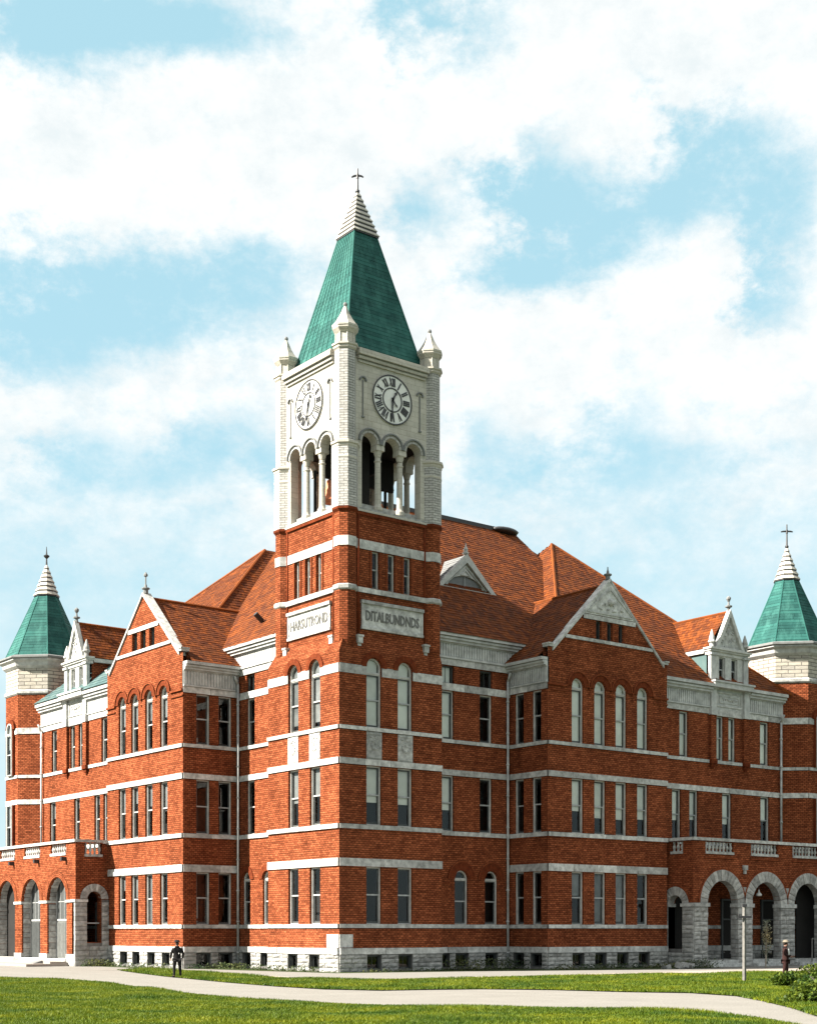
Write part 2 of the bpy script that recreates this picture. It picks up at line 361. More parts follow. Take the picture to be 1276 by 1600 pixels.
# ------------------------------------------------------------------ windows (built once per kind, then copied with shared meshes)
WC = {}
def win_meshes(w, h, arch, transom, small):
    key = (round(w, 2), round(h, 2), arch, transom, small)
    if key in WC: return WC[key]
    P = lambda a, z, y: Vector((a, y, z))
    def rect(x0, x1, z0, z1, g=0): return [(x0 + g, z0 + g), (x1 - g, z0 + g), (x1 - g, z1 - g), (x0 + g, z1 - g)]
    res = {}; r = w / 2; zt = h - r if arch else h
    if transom: zt = transom
    fw = .075 if not small else .05; sw = .07
    bm = bmesh.new()
    if arch:
        o = [(-r, 0), (r, 0)] + arch_pts(0, r, h - r); i = [(-r + fw, fw * .6), (r - fw, fw * .6)] + arch_pts(0, r - fw, h - r)
        ring(bm, P, o, i, .13, .36)
    else: ring(bm, P, rect(-r, r, 0, h), rect(-r + fw, r - fw, fw * .6, h - fw), .13, .36)
    res['frame'] = bm
    if (arch or transom) and not small:
        bm = bmesh.new(); bm_box(bm, FrR(0), -r + fw, r - fw, zt - .10, zt + .06, -.17, -.28)
        bm_box(bm, FrR(0), -r + fw, r - fw, zt - .04, zt, -.13, -.2); res['transom'] = bm
    top = (zt - .10) if (arch or transom) and not small else (h - fw)
    mid = top * .5 + .04
    x0, x1 = -r + fw, r - fw
    if small:
        bm = bmesh.new(); ring(bm, P, rect(x0, x1, fw * .6, h - fw), rect(x0, x1, fw * .6, h - fw, .035), .2, .24); res['sash'] = [bm]
        bm_box(bm, FrR(0), -.012, .012, fw, h - fw, -.205, -.235)
    else:
        a = bmesh.new(); ring(a, P, rect(x0, x1, mid, top), rect(x0 + sw, x1 - sw, mid + sw, top - sw), .19, .23)
        b_ = bmesh.new(); ring(b_, P, rect(x0, x1, fw * .6, mid + sw), rect(x0 + sw, x1 - sw, fw * .6 + sw * 1.6, mid), .24, .28)
        res['sash'] = [a, b_]
        c = bmesh.new(); bm_box(c, FrR(0), x0, x1, mid - .005, mid + sw + .005, -.183, -.235); res['meeting_rail'] = c
    def pane(poly, y):
        bm = bmesh.new(); bm.faces.new([bm.verts.new((a, y, z)) for a, z in poly]); return bm
    ps = [pane(rect(x0 + .02, x1 - .02, fw * .6, h - fw, 0), .22)] if small else [pane(rect(x0 + .02, x1 - .02, mid + .02, top - .02), .21), pane(rect(x0 + .02, x1 - .02, fw, mid), .26)]
    if arch and not small: ps.append(pane([(x1 - .01, zt + .05), *arch_pts(0, r - fw * 1.0, h - r)[0:], (x0 + .01, zt + .05)], .22))
    elif transom: ps.append(pane(rect(x0, x1, zt + .05, h - fw), .22))
    res['pane'] = ps
    bm = bmesh.new(); bm.faces.new([bm.verts.new(q) for q in ((x0 + .015, .295, 0), (x1 - .06, .295, 0), (x1 - .06, .295, -1), (x0 + .015, .295, -1))])
    res['blind'] = bm
    out = {}
    mats = dict(frame='white', transom='white', sash='sash', meeting_rail='rail', pane='glass', blind='blind')
    for kk, v in res.items():
        L = v if isinstance(v, list) else [v]; o = []
        for bm in L:
            if kk != 'pane': fin(bm)
            me = bpy.data.meshes.new(kk); bm.to_mesh(me); bm.free(); me.materials.append(M['sash' if small and kk == 'frame' else mats[kk]]); o.append(me)
        out[kk] = o
    out['top'] = h - fw if not arch else h - .05
    WC[key] = out; return out
def window(fr, cx, w, z0, z1, parent, arch=False, transom=None, blind=0, small=False, label=None, name='window'):
    me = win_meshes(w, z1 - z0, arch, transom, small)
    o = bpy.data.objects.new(name, me['frame'][0]); col.objects.link(o); o.parent = parent
    o.matrix_world = basis(fr, cx, z0, 0)
    if label: o['label'] = label
    for kk in ('transom', 'sash', 'meeting_rail', 'pane'):
        for q in me.get(kk, []):
            c = bpy.data.objects.new({'pane': 'pane', 'sash': 'sash', 'transom': 'transom_bar'}.get(kk, kk), q); col.objects.link(c); c.parent = o
    if blind > 0:
        bd = me['blind'][0]
        if fr.n.x < -.5 or z0 < 4:          # sunny side: blinds darkened to stand in for shade; ground floor: grey curtains
            if 'curtain_or_shaded_blind' not in me: q = bd.copy(); q.materials[0] = M['curtain_or_shaded_blind']; me['curtain_or_shaded_blind'] = q
            bd = me['curtain_or_shaded_blind']
        c = bpy.data.objects.new('blind' if bd is me['blind'][0] else 'curtain_or_shaded_blind', bd); col.objects.link(c); c.parent = o
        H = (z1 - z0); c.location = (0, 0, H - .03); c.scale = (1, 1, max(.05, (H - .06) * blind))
    return o

# ------------------------------------------------------------------ roof tiles: real overlapping courses
def tiles(name, poly, row, wid, mat, parent, thick=.03, base=True, jit=.012, **kw):
    P = [Vector(p) for p in poly]; n = (P[1] - P[0]).cross(P[2] - P[0]).normalized()
    if n.z < 0: n = -n
    h = Vector((0, 0, 1)).cross(n).normalized(); up = n.cross(h).normalized()
    if up.z < 0: up = -up
    o = P[0]; Q = [((p - o).dot(h), (p - o).dot(up)) for p in P]
    v0 = min(q[1] for q in Q); v1 = max(q[1] for q in Q)
    verts = []; faces = []; tone = []
    if base:
        verts += [p - n * .04 for p in P]; faces.append(list(range(len(P)))); tone.append(.5)
    nr = max(1, int(round((v1 - v0) / row))); rh = (v1 - v0) / nr
    for r_ in range(nr):
        a = v0 + r_ * rh; m_ = a + rh * .45; xs = []
        for i in range(len(Q)):
            (x0, y0), (x1, y1) = Q[i], Q[(i + 1) % len(Q)]
            if (y0 > m_) != (y1 > m_): xs.append(x0 + (x1 - x0) * (m_ - y0) / (y1 - y0))
        if len(xs) < 2: continue
        xs.sort(); xa, xb = xs[0], xs[-1]
        x = xa; first = random.uniform(.3, 1) * wid
        while x < xb - .01:
            e = min(xb, x + (first if x == xa else wid * random.uniform(.88, 1.12)))
            t = thick * random.uniform(.6, 1.3); da = random.uniform(-jit, jit)
            pa = o + h * (x + .006) + up * (a + da); pb = o + h * (e - .006) + up * (a + da)
            pc = o + h * (e - .006) + up * (a + rh * 1.06); pd = o + h * (x + .006) + up * (a + rh * 1.06)
            k = len(verts); verts += [pa + n * t, pb + n * t, pc + n * .004, pd + n * .004, pa, pb]
            faces += [(k, k + 1, k + 2, k + 3), (k + 4, k + 5, k + 1, k)]; tn = random.random(); tone += [tn, tn]
            x = e
    me = bpy.data.meshes.new(name); me.from_pydata([tuple(v) for v in verts], [], faces)
    at = me.attributes.new('tone', 'FLOAT', 'FACE'); at.data.foreach_set('value', tone)
    return add(name, me, mat, parent, kind='stuff', **kw)
def tube(bm, p0, p1, r, seg=8, r1=None):
    p0, p1 = Vector(p0), Vector(p1); d = (p1 - p0).normalized(); a = d.orthogonal().normalized(); b = d.cross(a); r1 = r if r1 is None else r1
    r0v = [bm.verts.new(p0 + (a * math.cos(2 * math.pi * i / seg) + b * math.sin(2 * math.pi * i / seg)) * r) for i in range(seg)]
    r1v = [bm.verts.new(p1 + (a * math.cos(2 * math.pi * i / seg) + b * math.sin(2 * math.pi * i / seg)) * r1) for i in range(seg)]
    for i in range(seg):
        j = (i + 1) % seg; bm.faces.new((r0v[i], r0v[j], r1v[j], r1v[i]))
    bm.faces.new(r0v[::-1]); bm.faces.new(r1v)
def lathe(bm, cx, cy, prof, seg=8, rot=22.5):
    """prof = [(r, z)...] ; seg=8 and rot=22.5 gives an octagon with faces along the walls"""
    rings = []
    for r, z in prof:
        rings.append([bm.verts.new((cx + r * math.cos(R(rot + 360 * i / seg)), cy + r * math.sin(R(rot + 360 * i / seg)), z)) for i in range(seg)])
    for a, b in zip(rings, rings[1:]):
        for i in range(seg):
            j = (i + 1) % seg; bm.faces.new((a[i], a[j], b[j], b[i]))
    bm.faces.new(rings[0][::-1]); bm.faces.new(rings[-1])
def lathes(name, cx, cy, profs, mat, parent, seg=8, rot=22.5, **kw):
    if name in SPLIT and len(profs) > 1: return [lathes(name, cx, cy, [p], mat, parent, seg, rot, **kw) for p in profs][0]
    bm = bmesh.new()
    for p in profs: lathe(bm, cx, cy, p, seg, rot)
    return add(name, fin(bm), mat, parent, **kw)
def prism(name, pts0, pts1, mat, parent, **kw):
    bm = bmesh.new(); a = [bm.verts.new(p) for p in pts0]; b = [bm.verts.new(p) for p in pts1]; n = len(a)
    for i in range(n):
        j = (i + 1) % n; bm.faces.new((a[i], a[j], b[j], b[i]))
    bm.faces.new(a[::-1]); bm.faces.new(b); return add(name, fin(bm), mat, parent, **kw)
def arch_ring(name, fr, cx, zs, r0, r1, d0, d1, mat, parent, n=18, leg=0, **kw):
    """moulded hood ring; brick uv follows the curve"""
    o = arch_pts(cx, r1, zs, n); i = arch_pts(cx, r0, zs, n)
    if leg: o = [(cx + r1, zs - leg)] + o + [(cx - r1, zs - leg)]; i = [(cx + r0, zs - leg)] + i + [(cx - r0, zs - leg)]
    bm = bmesh.new(); ring(bm, lambda a, z, y: fr.p(a, z, y), o, i, d0, d1, closed=False); fin(bm)
    me = bpy.data.meshes.new(name); bm.to_mesh(me); bm.free()
    uvl = me.uv_layers.new(name='UVMap'); c = fr.p(cx, zs, 0)
    for l in me.loops:
        v = me.vertices[l.vertex_index].co - c; a = v.dot(fr.t); rr = math.hypot(a, v.z)
        uvl.data[l.index].uv = (math.atan2(v.z, a) * (r0 + r1) / 2, rr + v.dot(fr.n))
    return add(name, me, mat, parent, **kw)
def voussoirs(fr, cx, zs, r0, r1, n, d, proud, parent, name='voussoir', mat='rock', a0=0, a1=180):
    """separate wedge stones round an arch"""
    for k in range(n):
        aa = a0 + (a1 - a0) * k / n + .5; ab = a0 + (a1 - a0) * (k + 1) / n - .5
        pr = proud + random.uniform(-.015, .02); bm = bmesh.new()
        pts = [(r0, aa), (r0, (aa + ab) / 2), (r0, ab), (r1, ab), (r1, (aa + ab) / 2), (r1, aa)]
        f = [bm.verts.new(fr.p(cx + r * math.cos(R(q)), zs + r * math.sin(R(q)), pr)) for r, q in pts]
        b = [bm.verts.new(fr.p(cx + r * math.cos(R(q)), zs + r * math.sin(R(q)), -d)) for r, q in pts]
        am = R((aa + ab) / 2); rm = (r0 + r1) / 2; c = bm.verts.new(fr.p(cx + rm * math.cos(am), zs + rm * math.sin(am), pr + random.uniform(.02, .05)))
        for i in range(6):
            j = (i + 1) % 6; bm.faces.new((f[i], f[j], c)); bm.faces.new((f[i], b[i], b[j], f[j]))
        bm.faces.new(b[::-1]); add(name, fin(bm), mat, parent)
def courses(fr, s0, s1, z0, z1, nrow, parent, proud=.05, L=(.55, 1.0), name='basement_stone', depth=.2):
    h = (z1 - z0) / nrow
    for r_ in range(nrow):
        s = s0; 
        while s < s1 - .02:
            l = random.uniform(*L); e = s + l
            if r_ % 2 and s == s0 and (s1 - s0) > L[0] * 1.6: e = s + l * .55
            if s1 - e < L[0] * .5: e = s1
            block(name, fr, s, e, z0 + r_ * h, z0 + (r_ + 1) * h, proud + random.uniform(-.012, .025), depth, random.choice(ROUGH), parent, .018); s = e
def cornice(fr, s0, s1, zt, zb_band, z_band, zf0, zf1, parent, e0=0, e1=0, battens=.2):
    """timber cornice: flat band, battened frieze and stepped eaves"""
    band(fr, s0, s1, zb_band, z_band, parent, .07, (1.5, 2.4))
    core = boxes('frieze', fr, [(s0, s1, z_band, zf1 + .02, -.1, .05)], 'cornice', parent)
    bm = bmesh.new(); s = s0 + .08
    while s < s1 - .1:
        bm_box(bm, fr, s, s + battens * .72, zf0 + .05, zf1 - .04, .052, .095); s += battens
    add('frieze_board', fin(bm), 'cornice', core)
    boxes('frieze_rail', fr, [(s0, s1, z_band + .005, zf0 + .03, .052, .14), (s0, s1, zf1 - .03, zf1 + .04, .052, .14)], 'cornice', core)
    h = zt - zf1 - .04
    c = boxes('cornice', fr, [(s0 - e0 * .4, s1 + e1 * .4, zf1 + .04, zf1 + .04 + h * .3, -.1, .28),
                          (s0 - e0 * .8, s1 + e1 * .8, zf1 + .04 + h * .3, zf1 + .04 + h * .55, -.1, .40),
                          (s0 - e0, s1 + e1, zf1 + .04 + h * .62, zt, -.1, .52)], 'cornice', parent)
    boxes('gutter', fr, [(s0 - e0 * .6, s1 + e1 * .6, zf1 + .04 + h * .55, zf1 + .04 + h * .62, -.1, .36)], 'lead', c)
    return core

# ------------------------------------------------------------------ ground
def sheet(name, pts, z, mat, **kw):
    bm = bmesh.new(); bm.faces.new([bm.verts.new((x, y, z)) for x, y in pts]); bmesh.ops.triangulate(bm, faces=bm.faces)
    bmesh.ops.recalc_face_normals(bm, faces=bm.faces)
    for f in bm.faces:
        if f.normal.z < 0: f.normal_flip()
    return add(name, bm, mat, None, **kw)
sheet('ground', [(-2500, -2500), (2500, -2500), (2500, 2500), (-2500, 2500)], -.012, 'soil', kind='structure')
LAWN_A = [(-32, 22), (-24, 10), (-18.48, 1.83), (-16.95, -.57), (-17.3, -6.87), (-18.94, -13.94), (-20.4, -20.63), (-20.8, -24.09), (-20.5, -26.6), (-20.2, -28.94),
          (-19.6, -30.6), (-19.0, -32.14), (-18.0, -33), (-16.69, -34.5), (-15.3, -36.8), (-15.1, -38.81), (-16.01, -41.49), (-17.38, -43.4), (-20, -47), (-26, -52), (-45, -58), (-62, -50), (-60, 0), (-45, 22)]
LAWN_B = [(-7.6, 11.2), (-5.6, 12.0), (-4.9, 9.6), (-5.2, 6.8), (-6.76, .81), (-8.14, -7.4), (-7.6, -11.2), (-4.51, -12.4), (-.99, -12.8), (3.42, -12.8), (7.43, -13.3), (14, -14.4), (24, -15.2), (34, -16), (50, -20), (50, -48), (20, -52), (-2, -50),
          (-14.0, -44), (-14.2, -41.8), (-11.4, -38.9), (-8.6, -35.6), (-6.3, -32.6), (-5.6, -29.9), (-6.8, -27.9), (-7.6, -24.9), (-9.2, -22.6), (-11, -21.9), (-13.11, -21.4), (-14.1, -19.0), (-13.9, -15.13), (-13.1, -10.11), (-11.9, -4.63), (-11.1, -.8), (-9.4, 5.2)]
PATH = [(-45, 30), (-20, 60), (70, 70), (70, -12), (52, -19), (51, -50), (20, -56), (-12, -52), (-30, -60), (-17, -44)] + LAWN_A[17:1:-1] + [(-24, 10), (-32, 22)]
sheet('path', PATH, -.004, 'path', kind='structure')
sheet('lawn', LAWN_B, .03, 'soil', kind='structure')
sheet('sidewalk', [(-9.2, 12.6), (-5.1, 13.4), (-4.4, 7), (-5.6, .6), (-6.6, -5), (-5.6, -9.9), (-2, -10.4), (6, -10.3), (24, -9.8), (40, -9.6), (60, -10), (60, -16.5), (34, -15.9), (24, -15.1), (14, -14.3), (7.43, -13.2), (3.42, -12.7), (-.99, -12.7), (-4.51, -12.3), (-7.6, -11.1), (-8.05, -7.4), (-6.68, .81), (-5.1, 6.8), (-4.8, 9.6), (-5.5, 12.1)], .012, 'concrete', kind='structure')
sheet('dirt_verge', [(-4.0, 13), (-2.7, 12.6), (-2.7, 22.5), (-4, 22.5), (-4.2, 14)], .004, 'soil', kind='structure')
sheet('dirt_bed', [(-2.2, 12.6), (-1.6, 5), (-.9, -1.0), (8, -2.6), (13, -4.4), (24.5, -6.2), (24.5, -1), (0, 1), (0, 12.6)], .006, 'soil', kind='structure')

# ------------------------------------------------------------------ the courthouse
B = thing('civic_building', 'large red brick civic building with pale stone bands, orange tiled roofs and green-spired clock tower', 'building')
SILL = [(2.42, 2.66), (7.88, 8.15), (13.32, 13.55)]; LINT = [(5.82, 6.28), (11.42, 11.78)]
def base(fr, s0, s1, wins, rows=4, name='basement_wall', ww=1.0):
    hs = [hole(c, ww, .14, .92) for c in wins]
    boxes_ = wall(name, fr, [(s0, -.3), (s1, -.3), (s1, .97), (s0, .97)], hs, 'mortar', B, T=.4)
    e = s0; edges = sorted([(c - ww / 2, c + ww / 2) for c in wins])
    for a, b in edges + [(s1, s1)]:
        if a - e > .12: courses(fr, e, a, -.02, .97, rows, boxes_)
        e = b
    for c in wins: window(fr, c, ww - .02, .14, .92, B, small=True, name='basement_window')
    courses(fr, s0, s1, .97, 1.33, 1, boxes_, proud=.12, L=(1.4, 2.2), name='water_table_stone', depth=.2)
    for o in list(boxes_.children):
        if o.name.startswith('water_table'): o.data = SMOOTH
def bands(fr, s0, s1, lint=(0, 1), sills=(0, 1, 2), **kw):
    for i in sills: band(fr, s0, s1, *SILL[i], B, .10, **kw)
    for i in lint: band(fr, s0, s1, *LINT[i], B, .08, L=(1.6, 2.6), **kw)
Z1 = (2.66, 5.82); Z2 = (8.15, 11.42)
rb = lambda a, b: random.uniform(a, b)

# --- tower shaft, both street faces
for fr, side in ((FrR(0), 'R'), (FrL(0), 'L')):
    wc = [2.35, 4.53]; w = 1.04
    hs = [hole(c, w, *Z1) for c in wc] + [hole(c, w, *Z2) for c in wc] + [hole(c, w, 13.55, 17.4, True) for c in wc]
    wall('tower_wall', fr, [(0, .97), (7.2, .97), (7.2, 17.6), (0, 17.6)], hs, 'brick', B)
    base(fr, 0, 7.2, wc)
    for i in (0, 1, 2): band(fr, 0, 7.2, *SILL[i], B, .10)
    for i in (0, 1): band(fr, 0, 7.2, *LINT[i], B, .08, L=(1.7, 2.4))
    e = 0
    for a, b_ in [(0, wc[0] - w / 2 - .0), (wc[0] + w / 2, wc[1] - w / 2), (wc[1] + w / 2, 7.2)]:
        band(fr, a, b_, 16.4, 16.92, B, .05, L=(1.5, 2.6))
    for c in wc:
        window(fr, c, w, *Z1, B, blind=0)
        window(fr, c, w, *Z2, B, blind=rb(.5, .75) if side == 'R' else rb(.4, .6))
        window(fr, c, w, 13.55, 17.4, B, arch=True, transom=3.02, blind=.97 if side == 'R' else .9)
        arch_ring('window_arch', fr, c, 16.88, w / 2 + .02, .86, .0, .07, 'brick_arch', B)
        pn = boxes('carved_panel', fr, [(c - w / 2, c + w / 2, 11.79, 13.31, -.1, .035)], 'stone', B)
        bm = bmesh.new(); rr = random.Random(3)
        for q in range(16):       # leafy carving
            aa = q * .62; rad = .06 + .022 * q
            tube(bm, fr.p(c + rad * math.cos(aa), 12.62 + rad * 1.1 * math.sin(aa), .035), fr.p(c + (rad + .13) * math.cos(aa + .5), 12.62 + (rad + .13) * 1.1 * math.sin(aa + .5), .075), .05, 5, .015)
        bm_box(bm, fr, c - w / 2 + .05, c + w / 2 - .05, 13.16, 13.22, .036, .07); bm_box(bm, fr, c - w / 2 + .05, c + w / 2 - .05, 11.86, 11.92, .036, .07)
        add('carving', fin(bm), 'stone', pn)
# cornerstone at the street corner, taller than the belt
for fr in (FrR(0), FrL(0)): block('cornerstone', fr, 0, .9 if fr.t.x else 1.15, 1.345, 2.09, .045, .3, SMOOTH, B)
# the set-off where the shaft narrows
CX, CY = 3.75, 3.5
prism('tower_setoff', [(0, 0, 17.6), (7.2, 0, 17.6), (7.2, 7.2, 17.6), (0, 7.2, 17.6)], [(.42, .18, 18.5), (7.08, .18, 18.5), (7.08, 6.82, 18.5), (.42, 6.82, 18.5)], 'brick', B)

# --- upper tower
A_ = 3.28; PO = 2.97; PR = .63
sides = [('R', Fr(CX, CY - A_, 0, -1), 1), ('L', Fr(CX - A_, CY, -1, 0), 1), ('b', Fr(CX + A_, CY, 1, 0), 0), ('b', Fr(CX, CY + A_, 0, 1), 0)]
for tag_, fr, front in sides:
    m = 1 if tag_ == 'R' else (-1 if tag_ == 'L' else 1)
    wx = [-1.14, -.04, 1.09] if tag_ == 'R' else [-1.3, -.2, .9]
    hs = [hole(x, .5, 21.32, 23.4) for x in wx] if front else []
    wall('upper_tower_wall', fr, [(-A_, 18.3), (A_, 18.3), (A_, 25.45), (-A_, 25.45)], hs, 'brick', B)
    band(fr, -2.42, 2.42, 23.4, 23.93, B, .06, L=(1.4, 1.9)); band(fr, -2.42, 2.42, 20.98, 21.28, B, .12, L=(1.4, 1.9))
    if front:
        for x in wx: window(fr, x, .5, 21.32, 23.4, B, label='narrow grey window high in the brick stage of the tower')
        boxes('window_mullion', fr, [(x + .27, x + .40, 21.3, 23.38, .002, .06) for x in wx] + [(x - .4, x - .27, 21.3, 23.38, .002, .06) for x in wx], 'brick_dark', B)
        # name plaque with raised lettering
        pl = boxes('name_plaque', fr, [(-2.12, 2.15, 19.08, 20.44, -.1, .05)] if tag_ == 'R' else [(-2.2, 2.05, 19.1, 20.46, -.1, .05)], 'stone', B)
        a, b_ = (-2.12, 2.15) if tag_ == 'R' else (-2.2, 2.05)
        boxes('plaque_moulding', fr, [(a - .06, b_ + .06, 20.40, 20.58, .0, .17), (a - .04, b_ + .04, 18.98, 19.12, .0, .13), (a - .02, a + .09, 19.12, 20.4, .052, .10), (b_ - .09, b_ + .02, 19.12, 20.4, .052, .10)], 'stone', pl)
        tcv = bpy.data.curves.new('lettering', 'FONT'); tcv.body = 'DITALBUNDNDS' if tag_ == 'R' else 'HARSUTROND'; tcv.size = .78; tcv.extrude = .025; tcv.offset = .012; tcv.align_x = 'CENTER'; tcv.resolution_u = 2; tcv.space_character = 1.0
        to = bpy.data.objects.new('lettering', tcv); col.objects.link(to); bpy.context.view_layer.update()
        me = bpy.data.meshes.new_from_object(to.evaluated_get(bpy.context.evaluated_depsgraph_get())); wdt = to.dimensions.x; bpy.data.objects.remove(to)
        lo = add('lettering', me, 'letter', pl, uv=False); sc = 3.75 / wdt
        lo.matrix_world = basis(fr, 0, 0, 0) @ Matrix.Translation(((a + b_) / 2, -.065, 19.5)) @ Matrix.Rotation(R(90), 4, 'X') @ Matrix.Diagonal((sc, 1, 1, 1))
    # engaged shafts beside the corner piers, ending on white corbels
    for sg in (-1, 1):
        x = sg * 2.33
        bm = bmesh.new(); tube(bm, fr.p(x, 18.35, .02), fr.p(x, 25.3, .02), .075, 8); add('engaged_shaft', fin(bm), 'brick_arch', B, smooth=True)
        boxes('corbel', fr, [(x - .17, x + .17, 18.15, 18.5, -.1, .24), (x - .21, x + .21, 18.5, 18.6, -.1, .29), (x - .12, x + .12, 17.98, 18.15, -.1, .14)], 'stone', B)
    # belfry: arcade wall with three round arches, columns below
    zt = 34.0; ax = [-1.55, 0, 1.55]; ar = .51; zsp = 29.4
    out = [(-2.6, 29.3)]
    for x in ax: out += [(x - ar, 29.3)] + [(x - ar, zsp)] + arch_pts(x, ar, zsp, 12)[::-1][1:-1] + [(x + ar, zsp), (x + ar, 29.3)]
    out += [(2.6, 29.3), (2.6, zt), (-2.6, zt)]
    bm = bmesh.new(); V, E_, F_, *_ = delaunay_2d_cdt([Vector(q) for q in out], [(i, (i + 1) % len(out)) for i in range(len(out))], [], 0, 1e-5)
    f0 = [bm.verts.new(fr.p(v.x, v.y, 0)) for v in V]; f1 = [bm.verts.new(fr.p(v.x, v.y, -.55)) for v in V]
    for f in F_:
        c = sum((V[i] for i in f), Vector((0, 0))) / len(f)
        if inside(c, out): bm.faces.new([f0[i] for i in f]); bm.faces.new([f1[i] for i in f][::-1])
    oo = [(bm.verts.new(fr.p(*q)), bm.verts.new(fr.p(*q, -.55))) for q in out]
    for i in range(len(oo)):
        j = (i + 1) % len(oo); bm.faces.new((oo[i][0], oo[j][0], oo[j][1], oo[i][1]))
    bmesh.ops.delete(bm, geom=[v for v in bm.verts if not v.link_faces], context='VERTS'); bmesh.ops.remove_doubles(bm, verts=bm.verts, dist=1e-4)
    add('belfry_wall', fin(bm), 'cream', B)
    for x in ax:
        arch_ring('belfry_arch', fr, x, zsp, ar + .01, .70, 0, .04, 'belfry', B, n=16)
        arch_ring('hood_mould', fr, x, zsp, .70, .775, 0, .12, 'lead', B, n=16)
    boxes('belfry_jamb', fr, [(-2.55, -2.06, 25.6, 29.3, -.55, -.02)], 'cream', B); boxes('belfry_jamb', fr, [(2.06, 2.55, 25.6, 29.3, -.55, -.02)], 'cream', B)
    for x in (-.775, .775):
        r = .185; c = fr.p(x, 0, -.28)
        cl = lathes('belfry_column', c.x, c.y, [[(r * 1.5, 25.75), (r * 1.5, 25.95), (r * 1.15, 26.05), (r, 26.15), (r * .88, 28.75)]], 'cream', B, seg=14, rot=0)
        lathes('capital', c.x, c.y, [[(r * .95, 28.5), (r * 1.1, 28.52), (r * 1.1, 28.58), (r * .95, 28.6)], [(r * .9, 28.78), (r * 1.1, 28.92), (r * 1.35, 29.1)]], 'cream', cl, seg=14, rot=0)
        boxes('abacus', fr, [(x - r * 1.5, x + r * 1.5, 29.1, 29.3, -.28 - r * 1.5, -.28 + r * 1.5)], 'cream', cl)
    boxes('belfry_sill', fr, [(-2.45, 2.45, 25.6, 25.72, -.6, .0), (-2.4, 2.4, 25.72, 26.05, -.5, -.36)], 'rock', B)
    # clock-stage cornice
    boxes('tower_cornice', fr, [(-2.35, 2.35, 33.7, 33.82, .002, .10), (-2.4, 2.4, 33.86, 34.02, -.2, .22), (-2.45, 2.45, 34.06, 34.3, -.3, .36), (-2.4, 2.4, 34.3, 34.42, -.4, .28)], 'cream', B)
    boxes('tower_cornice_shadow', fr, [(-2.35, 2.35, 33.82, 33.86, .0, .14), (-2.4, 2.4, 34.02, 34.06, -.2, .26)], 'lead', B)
    # blind staffs with small hoods either side of the clock
    for x in (-2.02, 1.98):
        bm = bmesh.new(); tube(bm, fr.p(x, 30.75, .03), fr.p(x, 32.75, .03), .035, 6); bm_box(bm, fr, x - .09, x + .09, 30.68, 30.76, 0, .08); add('wall_staff', fin(bm), 'lead', B)
        arch_ring('staff_hood', fr, x, 32.72, .17, .25, 0, .10, 'lead', B, n=10)
    if front:
        cz = 32.08; rc = 1.37; cxs = 0 if tag_ == 'R' else -.1
        me_c = lambda bm: fin(bm)
        bm = bmesh.new(); v = [bm.verts.new(fr.p(cxs + rc * math.cos(q * math.tau / 48), cz + rc * math.sin(q * math.tau / 48), .05)) for q in range(48)]; bm.faces.new(v)
        w_ = [bm.verts.new(fr.p(cxs + rc * math.cos(q * math.tau / 48), cz + rc * math.sin(q * math.tau / 48), -.02)) for q in range(48)]
        for q in range(48): bm.faces.new((v[q], v[(q + 1) % 48], w_[(q + 1) % 48], w_[q]))
        ck = add('clock_face', fin(bm), 'dial', B, label='round white clock face with black roman numerals, on the %s face of the tower' % ('shaded right' if tag_ == 'R' else 'sunlit left'))
        def circ(r): return [(cxs + r * math.cos(q * math.tau / 48), cz + r * math.sin(q * math.tau / 48)) for q in range(48)]
        for r0, r1 in ((rc - .055, rc + .02), (.62, .685)):
            bm = bmesh.new(); ring(bm, lambda a, z, y: fr.p(a, z, y), circ(r1), circ(r0), .05, .085); add('dial_ring', fin(bm), 'iron', ck)
        mirr = 1
        nums = ['XII', 'I', 'II', 'III', 'IIII', 'V', 'VI', 'VII', 'VIII', 'IX', 'X', 'XI']
        for q, s_ in enumerate(nums):
            ang = R(90 - 30 * q); bm = bmesh.new(); x = 0; parts = []
            for ch in s_:
                wch = {'I': .085, 'V': .2, 'X': .2}[ch]; parts.append((ch, x, wch)); x += wch + .02
            tot = x - .02; hgt = .46; sc = min(1, .56 / tot)
            def PP(lx, lz, y): 
                rr = .99 + lz; tx = (lx - tot / 2) * sc
                return fr.p(cxs + mirr * (rr * math.cos(ang) + tx * math.sin(ang)), cz + rr * math.sin(ang) - tx * math.cos(ang), y)
            def bar(xa, za, xb, zb, wd):
                vs = [bm.verts.new(PP(*c_, y)) for y in (.05, .08) for c_ in ((xa - wd / 2, za), (xa + wd / 2, za), (xb + wd / 2, zb), (xb - wd / 2, zb))]
                for f in ((0, 1, 2, 3), (4, 7, 6, 5), (0, 4, 5, 1), (1, 5, 6, 2), (2, 6, 7, 3), (3, 7, 4, 0)): bm.faces.new([vs[i] for i in f])
            for ch, xx, wch in parts:
                if ch == 'I': bar(xx + wch / 2, -hgt / 2, xx + wch / 2, hgt / 2, .078)
                if ch == 'V': bar(xx + .03, hgt / 2, xx + wch / 2, -hgt / 2, .075); bar(xx + wch - .02, hgt / 2, xx + wch / 2, -hgt / 2, .03)
                if ch == 'X': bar(xx + .03, hgt / 2, xx + wch - .03, -hgt / 2, .075); bar(xx + wch - .02, hgt / 2, xx + .02, -hgt / 2, .03)
            add('numeral', fin(bm), 'iron', ck)
